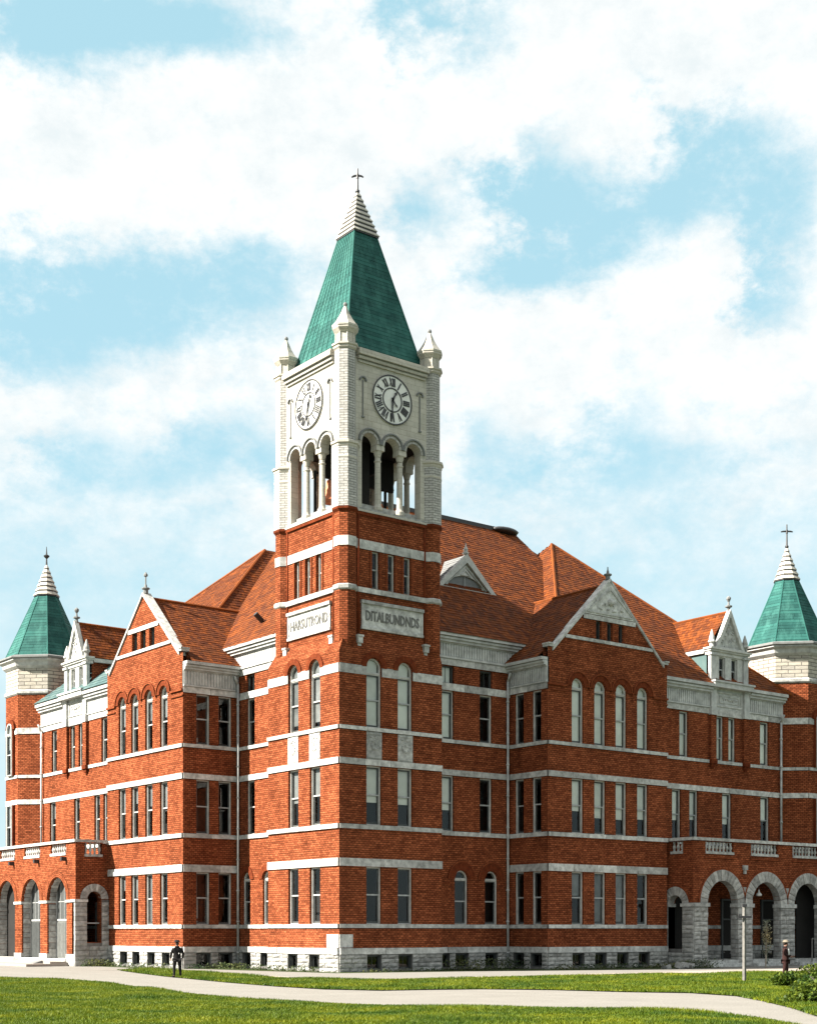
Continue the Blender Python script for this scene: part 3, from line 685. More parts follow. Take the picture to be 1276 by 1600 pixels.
        for nm, hrs, ln, wd in (('hour_hand', 1.0, .58, .1), ('minute_hand', 6.08, 1.12, .09), ('counter_hand', 4.6, .5, .06)) if tag_ == 'R' else (('hour_hand', .85, .6, .1), ('minute_hand', 6.45, .98, .1)):
            ang = R(90 - 30 * hrs); bm = bmesh.new(); dx_ = mirr * math.cos(ang); dz_ = math.sin(ang)
            pts = [(-.14, -wd * .3), (-.14, wd * .3), (.05, wd * .7), (ln * .6, wd * .35), (ln * .72, wd * .95), (ln, 0), (ln * .72, -wd * .95), (ln * .6, -wd * .35), (.05, -wd * .7)]
            q0 = [bm.verts.new(fr.p(cxs + a * dx_ - b__ * dz_, cz + a * dz_ + b__ * dx_, .10)) for a, b__ in pts]; q1 = [bm.verts.new(fr.p(cxs + a * dx_ - b__ * dz_, cz + a * dz_ + b__ * dx_, .125)) for a, b__ in pts]
            bm.faces.new(q1)
            for i in range(len(pts)): j = (i + 1) % len(pts); bm.faces.new((q0[i], q0[j], q1[j], q1[i]))
            add(nm, fin(bm), 'iron', ck)
# belfry floor and ceiling
prism('belfry_floor', [(.6, .4, 25.4), (6.9, .4, 25.4), (6.9, 6.6, 25.4), (.6, 6.6, 25.4)], [(.6, .4, 25.7), (6.9, .4, 25.7), (6.9, 6.6, 25.7), (.6, 6.6, 25.7)], 'lead', B)
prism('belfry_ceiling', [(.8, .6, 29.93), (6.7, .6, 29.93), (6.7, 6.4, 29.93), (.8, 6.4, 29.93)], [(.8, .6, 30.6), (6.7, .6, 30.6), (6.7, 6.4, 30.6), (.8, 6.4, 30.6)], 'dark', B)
prism('tower_top', [(.8, .6, 34.1), (6.7, .6, 34.1), (6.7, 6.4, 34.1), (.8, 6.4, 34.1)], [(.8, .6, 34.5), (6.7, .6, 34.5), (6.7, 6.4, 34.5), (.8, 6.4, 34.5)], 'lead', B)
# corner piers
for px_, py_ in ((CX - PO, CY - PO), (CX + PO, CY - PO), (CX - PO, CY + PO), (CX + PO, CY + PO)):
    lathes('brick_pier', px_, py_, [[(.45, 17.75), (PR, 18.25), (PR, 25.3)]], 'brick', B)
    lathes('pier_band', px_, py_, [[(PR + .05, 23.4), (PR + .05, 23.93)], [(PR + .02, 20.98), (PR + .10, 21.05), (PR + .10, 21.24), (PR + .04, 21.3)]], 'stone', B)
    lathes('pier_string', px_, py_, [[(PR + .02, 25.28), (PR + .13, 25.4), (PR + .13, 25.52), (PR + .02, 25.55)]], 'brick_arch', B)
    sp = lathes('stone_pier', px_, py_, [[(PR + .08, 25.55), (PR + .08, 28.85)], [(PR - .02, 29.15), (PR - .02, 34.25)]], 'belfry', B)
    lathes('pier_moulding', px_, py_, [[(PR + .08, 28.2), (PR + .10, 28.22), (PR + .10, 28.3), (PR + .08, 28.32)], [(PR + .02, 28.72), (PR + .12, 28.86), (PR + .12, 28.95), (PR + .20, 29.0), (PR + .20, 29.12), (PR - .04, 29.22)],
                                       [(PR - .06, 34.15), (PR + .06, 34.28), (PR + .06, 34.36), (PR + .14, 34.42), (PR + .14, 34.52), (PR - .08, 34.6)]], 'cream', sp)
    pn = lathes('pinnacle', px_, py_, [[(PR - .1, 34.55), (PR - .1, 35.3)], [(PR - .08, 35.12), (PR + .1, 35.34), (PR + .1, 35.42), (PR + .13, 35.46), (PR + .13, 35.56), (PR + .06, 35.6)],
                                  [(PR + .06, 35.6), (.5, 35.86), (.3, 36.2), (.17, 36.5), (.07, 36.7)]], 'cream', B)
    lathes('finial_knob', px_, py_, [[(.05, 36.68), (.10, 36.72), (.12, 36.8), (.09, 36.88), (.03, 36.92)]], 'lead', pn, seg=8)
    bm = bmesh.new()
    for q in range(8):    # little colonnettes round the drum
        a = R(22.5 + 45 * q); tube(bm, (px_ + (PR - .1) * math.cos(a), py_ + (PR - .1) * math.sin(a), 34.6), (px_ + (PR - .1) * math.cos(a), py_ + (PR - .1) * math.sin(a), 35.2), .05, 6)
    add('colonnette', fin(bm), 'cream', pn)
for fr in [s[1] for s in sides]:
    boxes('belfry_string', fr, [(-2.45, 2.45, 25.28, 25.46, -.2, .10)], 'brick_arch', B)
    boxes('belfry_ledge', fr, [(-2.45, 2.45, 25.46, 25.56, -.3, .13)], 'cream', B)
# bell and its frame inside the belfry
boxes('belfry_dark_box', FrR(1.7), [(2.1, 3.3, 25.7, 29.93, -1.5, 0)], 'dark', B)  # invented dark box that blackens the view through the belfry openings
boxes('belfry_dark_panel', FrR(3.4), [(1.2, 6.3, 28.1, 29.9, -.2, 0)], 'dark', B); boxes('belfry_dark_panel', FrL(3.6), [(1.2, 3.1, 28.3, 29.9, -.2, 0)], 'dark', B); boxes('belfry_dark_panel', FrL(3.6), [(3.7, 6.0, 28.3, 29.9, -.2, 0)], 'dark', B)  # made-up dark panels below the ceiling, added to darken the openings
bl = lathes('bell', 2.4, 4.1, [[(.62, 27.0), (.66, 27.05), (.5, 27.3), (.4, 27.8), (.34, 28.2), (.14, 28.4)]], 'bell', B, seg=20, rot=0, smooth=True)
bm = bmesh.new(); tube(bm, (1.2, 4.1, 28.5), (6.2, 4.1, 28.5), .1); tube(bm, (1.2, 4.1, 25.7), (1.2, 4.1, 28.6), .09); tube(bm, (6.2, 4.1, 25.7), (6.2, 4.1, 28.6), .09); add('bell_frame', fin(bm), 'dark', B)

# --- green spire
sb, zb, sc_, zc = 2.72, 34.45, .80, 42.35
C4 = [(-1, -1), (1, -1), (1, 1), (-1, 1)]
for i in range(4):
    a, b_ = C4[i], C4[(i + 1) % 4]
    poly = [(CX + a[0] * sb, CY + a[1] * sb, zb), (CX + b_[0] * sb, CY + b_[1] * sb, zb), (CX + b_[0] * sc_, CY + b_[1] * sc_, zc), (CX + a[0] * sc_, CY + a[1] * sc_, zc)]
    tiles('spire_sheeting', poly, .24, 1.9, 'copper', B, thick=.016, jit=.004)
    if i == 3:
        bm = bmesh.new()
        for q in range(1, 10):
            f = q / 10; p0 = Vector(poly[0]).lerp(Vector(poly[1]), f); p1 = Vector(poly[3]).lerp(Vector(poly[2]), f)
            tube(bm, p0, p1, .055, 4)
        add('standing_seam', fin(bm), 'copper', B)
bm = bmesh.new()
for a in C4: tube(bm, (CX + a[0] * sb, CY + a[1] * sb, zb), (CX + a[0] * sc_, CY + a[1] * sc_, zc), .06, 6)
add('spire_hip', fin(bm), 'copper', B)
n = 9; top = lathes('spire_cap', CX, CY, [], 'cream', B) if False else None
cp = None
for q in range(n):
    z0 = zc + (45.05 - zc) * q / n; z1 = zc + (45.05 - zc) * (q + 1) / n; r0 = (sc_ * 1.06) * (1 - q / n) + .07; r1 = (sc_ * 1.0) * (1 - (q + 1) / n) + .045
    rt = math.sqrt(2)
    o = lathes('spire_cap', CX, CY, [[(r0 * rt, z0 + .07), (r0 * rt, z0 + .11), (r1 * rt, z1 + .02)]], 'clap' if False else 'cream', cp or B, seg=4, rot=45)
    if cp is None: cp = o
    else: o.name = 'cap_course'
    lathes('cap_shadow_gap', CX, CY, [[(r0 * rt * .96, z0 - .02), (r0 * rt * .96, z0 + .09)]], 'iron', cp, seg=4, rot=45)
def cross(cx, cy, z0, z1, parent, name='spire_cross', arm=.34, droop=.1):
    bm = bmesh.new(); tube(bm, (cx, cy, z0), (cx, cy, z1), .07, 6, .045)
    bmesh.ops.create_uvsphere(bm, u_segments=8, v_segments=6, radius=.13, matrix=Matrix.Translation((cx, cy, z0 + .08)))
    ux_, uy_ = .7905, -.6125; zz = z0 + (z1 - z0) * .68; ux_, uy_ = math.cos(R(-37.8)), math.sin(R(-37.8))
    for sgn in (-1, 1):
        p0 = (cx, cy, zz + .05); p1 = (cx + sgn * ux_ * arm * .6, cy + sgn * uy_ * arm * .6, zz + .05 - droop * .25); p2 = (cx + sgn * ux_ * arm, cy + sgn * uy_ * arm, zz + .05 - droop)
        tube(bm, p0, p1, .06, 6); tube(bm, p1, p2, .06, 6, .04)
    tube(bm, (cx, cy, zz - .12), (cx, cy, zz + .14), .08, 6)
    return add(name, fin(bm), 'iron', parent)
cross(CX, CY, 45.05, 46.45, B)

# --- recessed walls next to the tower (full height stair bays)
fr = FrR(1.28)
cw = [8.66, 11.64]
wall('recess_wall', fr, [(7.1, .97), (13.53, .97), (13.53, 18.0), (7.1, 18.0)],
     [hole(c, .98, *Z2) for c in cw] + [hole(c, .98, 13.55, 16.42) for c in cw] + [hole(c, .98, 16.86, 17.88) for c in cw] + [hole(c, 1.02, 2.66, 5.86, True) for c in (9.72, 12.06)], 'brick', B)
base(fr, 7.1, 13.53, [8.3, 9.75, 12.05]); bands(fr, 7.1, 13.53, lint=(1,)); band(fr, 7.1, 13.53, 16.42, 16.86, B, .05)
for i, c in enumerate(cw):
    window(fr, c, .98, *Z2, B, blind=.62 if i == 0 else 0); window(fr, c, .98, 13.55, 16.42, B, blind=1 if i == 0 else 0); window(fr, c, .98, 16.86, 17.88, B, small=True, blind=1 if i == 0 else 0)
for c in (9.72, 12.06):
    window(fr, c, 1.02, 2.66, 5.86, B, arch=True, transom=None); arch_ring('window_arch', fr, c, 5.35, .53, .98, 0, .07, 'brick_arch', B); arch_ring('arch_edge', fr, c, 5.35, .98, 1.06, 0, .10, 'brick_dark', B)
boxes('brick_impost', fr, [(a, b_, 5.0, 5.12, -.1, .08) for a, b_ in ((7.2, 8.74), (10.7, 11.08), (13.04, 13.5))] , 'brick_dark', B)
cornice(fr, 7.0, 14.55, 19.75, 17.9, 18.3, 18.4, 19.2, B)
boxes('wall_plate', FrR(.95), [(7.0, 7.7, 18.0, 19.0, -.3, -.05)], 'brick', B)
fr = FrL(1.08)
wall('recess_wall', fr, [(7.1, .97), (12.35, .97), (12.35, 18.0), (7.1, 18.0)],
     [hole(10.9, .95, *Z2), hole(10.9, .95, 13.55, 16.42), hole(10.9, .95, 16.86, 17.88), hole(11.38, .92, 2.66, 5.86, True), hole(9.05, .92, 2.66, 5.86, True)], 'brick', B)
base(fr, 7.1, 12.35, [9.2, 11.3]); bands(fr, 7.1, 12.35, lint=(1,)); band(fr, 7.1, 12.35, 16.42, 16.86, B, .05)
window(fr, 10.9, .95, *Z2, B); window(fr, 10.9, .95, 13.55, 16.42, B); window(fr, 10.9, .95, 16.86, 17.88, B, small=True)
for c in (11.38, 9.05): window(fr, c, .92, 2.66, 5.86, B, arch=True); arch_ring('window_arch', fr, c, 5.4, .48, .86, 0, .06, 'brick_arch', B)
cornice(fr, 7.0, 13.4, 19.75, 17.9, 18.3, 18.4, 19.2, B)

# --- return walls of the two gabled bays
def return_wall(fr, s0, s1, wc, w):
    wall('return_wall', fr, [(s0, .97), (s1, .97), (s1, 17.2), (s0, 17.2)], [hole(c, w, *Z1) for c in wc] + [hole(c, w, *Z2) for c in wc] + [hole(c, w, 13.55, 16.6) for c in wc], 'brick', B)
    base(fr, s0, s1, wc); bands(fr, s0, s1)
    for c in wc:
        for z in (Z1, Z2, (13.55, 16.6)): window(fr, c, w, *z, B, blind=0)
    cornice(fr, s0, s1, 18.45, 16.6, 16.98, 17.05, 17.95, B)
return_wall(FrL(13.53), -2.1, 1.28, [.42, -1.12], .82)
return_wall(FrR(12.35), -2.76, 1.08, [-1.38, .16], .93)

# --- gabled bays
def bay(fr, s0, s1, wc, bc, w, apex, crown, side):
    mid = (s0 + s1) / 2; hs = [hole(c, w, *Z1) for c in wc] + [hole(c, w, *Z2) for c in wc] + [hole(c, w, 13.55, crown, True) for c in wc]
    gw = [mid - 1.15, mid, mid + 1.15] if side == 'L' else [mid - .95, mid, mid + 1.0]
    gwid = .58 if side == 'L' else .42
    hs += [hole(c, gwid, 20.0, 21.12) for c in gw]
    wall('gable_wall', fr, [(s0, .97), (s1, .97), (s1, 19.15), (s1 - .42, 19.15), (mid, apex), (s0 + .42, 19.15), (s0, 19.15)], hs, 'brick', B, T=.4, back=True)
    base(fr, s0, s1, bc); bands(fr, s0, s1)
    for i, c in enumerate(wc):
        window(fr, c, w, *Z1, B, blind=random.choice((0, .45, .95, .3)))
        window(fr, c, w, *Z2, B, blind=rb(.42, .72) if side == 'R' else rb(.2, .6))
        window(fr, c, w, 13.55, crown, B, arch=True, transom=crown - 13.55 - w / 2 - .12, blind=.98 if side == 'R' else .5)
        arch_ring('window_arch', fr, c, crown - w / 2, w / 2 + .02, w / 2 + .34, 0, .06, 'brick_arch', B)
        arch_ring('arch_edge', fr, c, crown - w / 2, w / 2 + .34, w / 2 + .42, 0, .12, 'brick_dark', B)
    segs = []; e = s0; zi = crown - w / 2
    for c in sorted(wc): segs.append((e, c - w / 2 - .42)); e = c + w / 2 + .42
    segs.append((e, s1))
    boxes('brick_impost', fr, [(a, b_, zi - .1, zi + .02, -.1, .12) for a, b_ in segs if b_ > a] + [(a, b_, zi - .42, zi - .34, -.1, .08) for a, b_ in segs if b_ > a], 'brick_dark', B)
    for c in gw:
        window(fr, c, gwid, 20.0, 21.12, B, small=True, name='attic_window')
    boxes('window_mullion', fr, [(c + gwid / 2 + .03, c + gwid / 2 + .13, 20.0, 21.1, .002, .05) for c in gw], 'brick_dark', B)
    # sill and head bands across the gable
    slope = (apex - 19.15) / (mid - s0 - .42); wz = lambda z: (apex - z) / slope
    band(fr, mid - wz(19.98) + .1, mid + wz(19.98) - .1, 19.76, 19.98, B, .08); band(fr, mid - wz(21.45) + .1, mid + wz(21.45) - .1, 21.12, 21.42, B, .07, L=(1.2, 1.8))
    if side == 'R':
        hw = wz(21.45) - .05
        def PT(a, z, d): return fr.p(a, z, d)
        tri = [(mid - hw, 21.45), (mid + hw, 21.45), (mid, apex - .1)]
        ty = prism('tympanum', [PT(a, z, -.02) for a, z in tri], [PT(a, z, .06) for a, z in tri], 'stone', B)
        bm = bmesh.new(); ring(bm, lambda a, z, y: fr.p(a, z, y), [(mid - hw + .25, 21.55), (mid + hw - .25, 21.55), (mid, apex - .42)], [(mid - hw + .42, 21.63), (mid + hw - .42, 21.63), (mid, apex - .62)], .06, .11)
        bmesh.ops.create_uvsphere(bm, u_segments=10, v_segments=6, radius=.24, matrix=Matrix.Translation(fr.p(mid, 22.35, .08)))
        rr = random.Random(5)
        for q in range(11):
            a = rr.uniform(-1, 1); z = rr.uniform(21.75, 22.5 - abs(a) * .5); aa = rr.uniform(0, 6.28); tube(bm, fr.p(mid + a, z, .06), fr.p(mid + a + .24 * math.cos(aa), z + .2 * math.sin(aa), .12), .06, 5, .02)
        add('carving', fin(bm), 'stone', ty)
    # raking coping and kneelers
    for sg in (-1, 1):
        a0, z0 = mid + sg * ((s1 - s0) / 2 - .36), 19.08; a1, z1 = mid, apex + .10
        L = math.hypot(a1 - a0, z1 - z0); nx, nz = -(z1 - z0) / L * sg * -1, abs(a1 - a0) / L
        bm = bmesh.new(); q = []
        for d in (-.5, .10):
            for (a, z) in ((a0, z0), (a1, z1)): q.append([bm.verts.new(fr.p(a + sg * .0, z, d)), bm.verts.new(fr.p(a - sg * .0, z - .20, d))])
        (A0, A1, B0, B1) = q
        for f in ((A0[0], A1[0], A1[1], A0[1]), (B0[0], B0[1], B1[1], B1[0]), (A0[0], B0[0], B1[0], A1[0]), (A0[1], A1[1], B1[1], B0[1]), (A0[0], A0[1], B0[1], B0[0]), (A1[0], B1[0], B1[1], A1[1])): bm.faces.new(f)
        add('gable_coping', fin(bm), 'stone', B)
        ks = mid + sg * (s1 - s0) / 2
        boxes('kneeler', fr, [(min(ks, ks - sg * .5), max(ks, ks - sg * .5), 19.1, 19.24, -.45, .12), (min(ks + sg * .05, ks - sg * .3), max(ks + sg * .05, ks - sg * .3), 19.24, 19.32, -.45, .17)], 'stone', B)
    # finial
    c = fr.p(mid, 0, -.15)
    prof = [[(.16, apex + .05), (.16, apex + .28), (.26, apex + .34), (.26, apex + .4), (.10, apex + .45), (.07, apex + .62)]]
    if side == 'L': prof.append([(.045, apex + .6), (.045, apex + 1.1), (.13, apex + 1.15), (.13, apex + 1.25), (.03, apex + 1.4)])
    else: prof.append([(.05, apex + .6), (.03, apex + .85)])
    f = lathes('gable_finial', c.x, c.y, prof, 'lead', B, seg=8)
    return mid
midR = bay(FrR(-2.1), 13.53, 23.83, [15.98, 17.87, 19.70, 21.60], [16.0, 17.9, 19.8, 21.7], .98, 23.72, 17.45, 'R')
midL = bay(FrL(-2.76), 12.35, 22.4, [20.3, 18.58, 16.68, 14.75], [20.0, 18.3, 16.3, 14.4], .98, 23.4, 17.3, 'L')
# hidden far side walls of the bays
wall('side_wall', Fr(23.83, 0, 1, 0), [(-2.1, .97), (-1.3, .97), (-1.3, 18.3), (-2.1, 18.3)], [], 'brick', B)
wall('side_wall', Fr(0, 22.4, 0, 1), [(2.0, .97), (2.76, .97), (2.76, 18.3), (2.0, 18.3)], [], 'brick', B)
# bay roofs
for (e0, e1, r0, r1, top_) in (((13.0, 24.35), (-1.75, 9.5), 'y', midR, 23.45),): 
    zE = 18.45
    tiles('bay_roof', [(13.05, -1.72, zE), (midR, -1.72, top_), (midR, 9.5, top_), (13.05, 9.5, zE)], .26, .27, 'tile', B)
    tiles('bay_roof', [(24.3, -1.72, zE), (midR, -1.72, top_), (midR, 9.5, top_), (24.3, 9.5, zE)], .26, .27, 'tile', B)
    bm = bmesh.new(); tube(bm, (midR, -1.7, top_ + .03), (midR, 8.5, top_ + .03), .11, 6); add('ridge_tile', fin(bm), 'tile', B)
zE = 18.45
tiles('bay_roof', [(-2.38, 11.85, zE), (-2.38, midL, 23.15), (10, midL, 23.15), (10, 11.85, zE)], .26, .27, 'tile', B)
tiles('bay_roof', [(-2.38, 22.9, zE), (-2.38, midL, 23.15), (10, midL, 23.15), (10, 22.9, zE)], .26, .27, 'tile', B)
bm = bmesh.new(); tube(bm, (-2.3, midL, 23.18), (8, midL, 23.18), .11, 6); add('ridge_tile', fin(bm), 'tile', B)

# --- main roofs
def hips(lst, r=.1, mat='tile'):
    for a, b_ in lst:
        bm = bmesh.new(); tube(bm, a, b_, r, 6); add('hip_tile', fin(bm), mat, B)
zr = 30.25; g0, h0, zz = .56, .72, 19.72
tiles('main_roof', [(g0, h0, zz), (25, h0, zz), (23.2, 11.6, zr), (11.5, 11.6, zr)], .28, .27, 'tile', B)
tiles('main_roof', [(g0, h0, zz), (g0, 24, zz), (11.5, 22.5, zr), (11.5, 11.6, zr)], .28, .27, 'tile', B)
prism('roof_core', [(g0 + .4, h0 + .4, zz - .1), (34, h0 + .4, zz - .1), (34, 33, zz - .1), (g0 + .4, 33, zz - .1)], [(11.5, 11.7, zr - .3), (23.1, 11.7, zr - .3), (23.1, 22.4, zr - .3), (11.5, 22.4, zr - .3)], 'tile', B)
bm = bmesh.new(); bm_box(bm, FrR(11.6), 11.3, 23.3, zr - .12, zr + .16, -.2, .14); add('ridge_capping', fin(bm), 'iron', B)
hips([((g0, h0, zz), (11.5, 11.6, zr))])
bm = bmesh.new(); bmesh.ops.create_uvsphere(bm, u_segments=12, v_segments=8, radius=1, matrix=Matrix.Translation((22.2, 11.5, zr)) @ Matrix.Diagonal((1.2, .6, .26, 1))); add('ridge_vent', fin(bm), 'iron', B, smooth=True)
ap = (25.05, 9.8, 29.45); e = 18.5
c0, c1, c2, c3 = (14.9, -1.82, e), (36.7, -1.82, e), (36.7, 21.4, e), (14.9, 21.4, e)
for a, b_ in ((c0, c1), (c1, c2), (c2, c3), (c3, c0)): tiles('pavilion_roof', [a, b_, ap], .28, .27, 'tile', B, label='right pavilion roof of orange tiles')
hips([(c, ap) for c in (c0, c1)])
ap0 = (9.6, 22.8, 29.25); ap1 = (11.0, 22.8, 29.25)
c0, c1, c2, c3 = (-2.6, 13.6, e), (20, 13.6, e), (20, 34.5, e), (-2.6, 34.5, e)
tiles('pavilion_roof', [c0, ap0, c3], .28, .27, 'tile', B, label='left pavilion roof, sunlit')
tiles('pavilion_roof', [c0, c1, ap1, ap0], .28, .27, 'tile', B); tiles('pavilion_roof', [c3, c2, ap1, ap0], .28, .27, 'tile', B); tiles('pavilion_roof', [c1, c2, ap1], .28, .27, 'tile', B)
# the low slope over the left wing is sheeted blue-green
q = 3.6; f = lambda t: tuple(np.array(c3) + (np.array(ap0) - np.array(c3)) * t); g = lambda t: tuple(np.array(c0) + (np.array(ap0) - np.array(c0)) * t)
up_ = Vector((-.06, 0, .06)); t_ = .36
tiles('wing_roof_sheeting', [Vector((-2.6, 22.4, e)) + up_, Vector((-2.6, 34.5, e)) + up_, Vector(f(t_)) + up_, Vector((f(t_)[0], 22.4, f(t_)[2])) + up_], .4, .6, 'slate', B)
hips([(c0, ap0), (c3, ap0)])
bm = bmesh.new(); tube(bm, (5.0, 9.0, 24), (5.0, 9.0, 24.2), .3); bm.free()
bm = bmesh.new(); tube(bm, (2.1, 11.2, 21.3), (1.6, 11.2, 21.7), .16, 10); add('roof_vent_pipe', fin(bm), 'iron', B)

# --- roof pediment with lunette (right main slope)
frd = FrR(4.9); cxd = 13.05
hw_ = 2.3; zb_ = 23.55
def tri3(h, z0, z1): return [(cxd - h, z0), (cxd + h, z0), (cxd, z1)]
pd = wall('roof_pediment', frd, tri3(hw_, zb_, 25.6), [[(cxd - 1.45, zb_ + .08), (cxd + 1.45, zb_ + .08)] + arch_pts(cxd, 1.42, zb_ + .1, 14, ry=.82)[1:-1]], 'white', B, T=.2, back=True)
bm = bmesh.new(); ring(bm, lambda a, z, y: frd.p(a, z, y), [(cxd - hw_ - .25, zb_ - .12), (cxd + hw_ + .25, zb_ - .12), (cxd, 25.85)], [(cxd - hw_ + .35, zb_ + .05), (cxd + hw_ - .35, zb_ + .05), (cxd, 25.3)], -.05, .22)
add('pediment_moulding', fin(bm), 'white', pd)
bm = bmesh.new(); ring(bm, lambda a, z, y: frd.p(a, z, y), tri3(hw_ - .5, zb_ + .1, 25.15), tri3(hw_ - .62, zb_ + .15, 25.04), .0, .06); ring(bm, lambda a, z, y: frd.p(a, z, y), tri3(.42, 24.5, 24.9), tri3(.28, 24.54, 24.8), .0, .06); add('pediment_inner_moulding', fin(bm), 'white', pd)
bm = bmesh.new(); bm.faces.new([bm.verts.new(frd.p(a, z, -.12)) for a, z in [(cxd - 1.44, zb_ + .08), (cxd + 1.44, zb_ + .08)] + arch_pts(cxd, 1.42, zb_ + .1, 14, ry=.82)[1:-1]]); add('lunette_louvre', bm, 'lead', pd)
boxes('lunette_bar', frd, [(cxd - .03, cxd + .03, zb_ + .1, zb_ + .88, -.11, -.06)], 'rail', pd)
for sg in (-1, 1): tiles('pediment_roof', [(cxd + sg * (hw_ + .2), 4.72, zb_ - .08), (cxd, 4.72, 25.78), (cxd, 8.2, 25.78), (cxd + sg * (hw_ + .2), 8.2, zb_ - .08)], .3, .4, 'white' if False else 'lead', B)
lathes('pediment_finial', cxd, 4.85, [[(.09, 25.8), (.2, 25.86), (.2, 25.95), (.12, 26.0), (.15, 26.15), (.05, 26.35), (.02, 26.55)]], 'white', pd, seg=10)

# --- wings
def wing(fr, s0, s1, w3, w2, w1, pil, side):
    """w3/w2 = [(centre, width)...]; pil = pilaster positions carrying the wall dormer"""
    hs = [hole(c, w, 13.55, 16.5) for c, w in w3] + [hole(c, w, *Z2) for c, w in w2]
    wall('wing_wall', fr, [(s0, .97), (s1, .97), (s1, 18.2), (s0, 18.2)], hs, 'brick', B)
    base(fr, s0, s1, [])
    band(fr, s0, s1, *SILL[0], B, .07); band(fr, s0, s1, *SILL[1], B, .07); band(fr, s0, s1, *SILL[2], B, .07); band(fr, s0, s1, 11.42, 11.78, B, .05)
    for i, (c, w) in enumerate(w3): window(fr, c, w, 13.55, 16.5, B, blind=.95 if side == 'R' else rb(0, .5))
    for i, (c, w) in enumerate(w2): window(fr, c, w, *Z2, B, blind=rb(.5, .95) if side == 'R' else rb(0, .5))
    p0, p1 = pil; pw = .52
    for a, b_, e0, e1 in ((s0, p0 - pw / 2, 0, 0), (p1 + pw / 2, s1, 0, 0)):
        cornice(fr, a, b_, 18.5, 16.55, 16.95, 17.02, 17.92, B)
    # wall dormer: brick pilasters on corbels, carved panel, window pair, entablature, steep gable
    for p_ in pil:
        boxes('brick_pilaster', fr, [(p_ - pw / 2, p_ + pw / 2, 13.56, 16.5, -.05, .2)], 'brick', B)
        boxes('pilaster_corbel', fr, [(p_ - .3, p_ + .3, 13.3, 13.57, -.05, .26), (p_ - .2, p_ + .2, 13.1, 13.3, -.05, .16), (p_ - .12, p_ + .12, 12.95, 13.1, -.05, .1)], 'brick_arch', B)
        boxes('stone_pilaster', fr, [(p_ - pw / 2 - .03, p_ + pw / 2 + .03, 16.5, 17.0, -.05, .26), (p_ - pw / 2, p_ + pw / 2, 17.0, 18.2, -.05, .22), (p_ - pw / 2 - .05, p_ + pw / 2 + .05, 18.2, 18.62, -.05, .32),
                                    (p_ - .22, p_ + .22, 18.62, 20.45, -.1, .14), (p_ - .3, p_ + .3, 20.45, 20.6, -.1, .24)], 'cornice', B)
        c = fr.p(p_, 0, .02)
        lathes('obelisk', c.x, c.y, [[(.16, 20.95), (.16, 21.25), (.26, 21.3), (.26, 21.38), (.2, 21.45), (.2, 21.6), (.05, 22.1), (.02, 22.15)]], 'stone', B, seg=8)
    boxes('panel_course', fr, [(p0 + pw / 2, p1 - pw / 2, 16.5, 16.98, -.05, .08)], 'stone', B)
    pn = boxes('carved_panel', fr, [(p0 + pw / 2, p1 - pw / 2, 16.98, 18.3, -.05, .06)], 'cornice', B)
    A, C = p0 + pw / 2 + .12, p1 - pw / 2 - .12
    bm = bmesh.new(); ring(bm, lambda a, z, y: fr.p(a, z, y), [(A, 17.1), (C, 17.1), (C, 18.1), (A, 18.1)], [(A + .1, 17.2), (C - .1, 17.2), (C - .1, 18.0), (A + .1, 18.0)], .06, .12)
    ring(bm, lambda a, z, y: fr.p(a, z, y), [(A + .3, 17.35), (C - .3, 17.35), (C - .3, 17.85), (A + .3, 17.85)], [(A + .37, 17.41), (C - .37, 17.41), (C - .37, 17.79), (A + .37, 17.79)], .06, .10)
    rr = random.Random(9)
    for q in range(14):
        a = rr.uniform(A + .45, C - .45); aa = rr.uniform(0, 6.3); tube(bm, fr.p(a, 17.6 + rr.uniform(-.1, .1), .06), fr.p(a + .2 * math.cos(aa), 17.6 + .12 * math.sin(aa), .12), .045, 5, .02)
    add('carving', fin(bm), 'stone', pn)
    d0, d1 = p0 - .2, p1 + .2; mid = (p0 + p1) / 2; dw = [mid - .62, mid + .62]
    wall('dormer_wall', fr, [(p0 - .1, 18.3), (p1 + .1, 18.3), (p1 + .1, 20.6), (p0 - .1, 20.6)], [hole(c, .62, 18.75, 20.42) for c in dw], 'white', B, T=.3)
    for c in dw: window(fr, c, .62, 18.75, 20.42, B, name='dormer_window')
    boxes('dormer_sill', fr, [(p0 - .3, p1 + .3, 18.3, 18.62, -.1, .56), (p0 - .36, p1 + .36, 18.62, 18.74, -.1, .64)], 'cornice', B)
    boxes('dormer_entablature', fr, [(d0 - .05, d1 + .05, 20.5, 20.72, -.35, .08), (d0 - .12, d1 + .12, 20.72, 20.84, -.4, .2), (d0 - .2, d1 + .2, 20.84, 20.96, -.4, .3)], 'white', B)
    ga = 23.35; gh = (p1 - p0) / 2 - .42
    ty = prism('dormer_gable', [fr.p(mid - gh, 20.96, -.02), fr.p(mid + gh, 20.96, -.02), fr.p(mid, ga, -.02)], [fr.p(mid - gh, 20.96, .06), fr.p(mid + gh, 20.96, .06), fr.p(mid, ga, .06)], 'stone', B)
    bm = bmesh.new(); rr = random.Random(4)
    for q in range(26):
        z = rr.uniform(21.1, 22.7); hwid = gh * (ga - z) / (ga - 20.96) - .25; a = rr.uniform(-hwid, hwid) if hwid > 0 else 0; aa = rr.uniform(0, 6.3)
        tube(bm, fr.p(mid + a, z, .06), fr.p(mid + a + .17 * math.cos(aa), z + .17 * math.sin(aa), .11), .045, 5, .02)
    add('carving', fin(bm), 'cornice', ty)
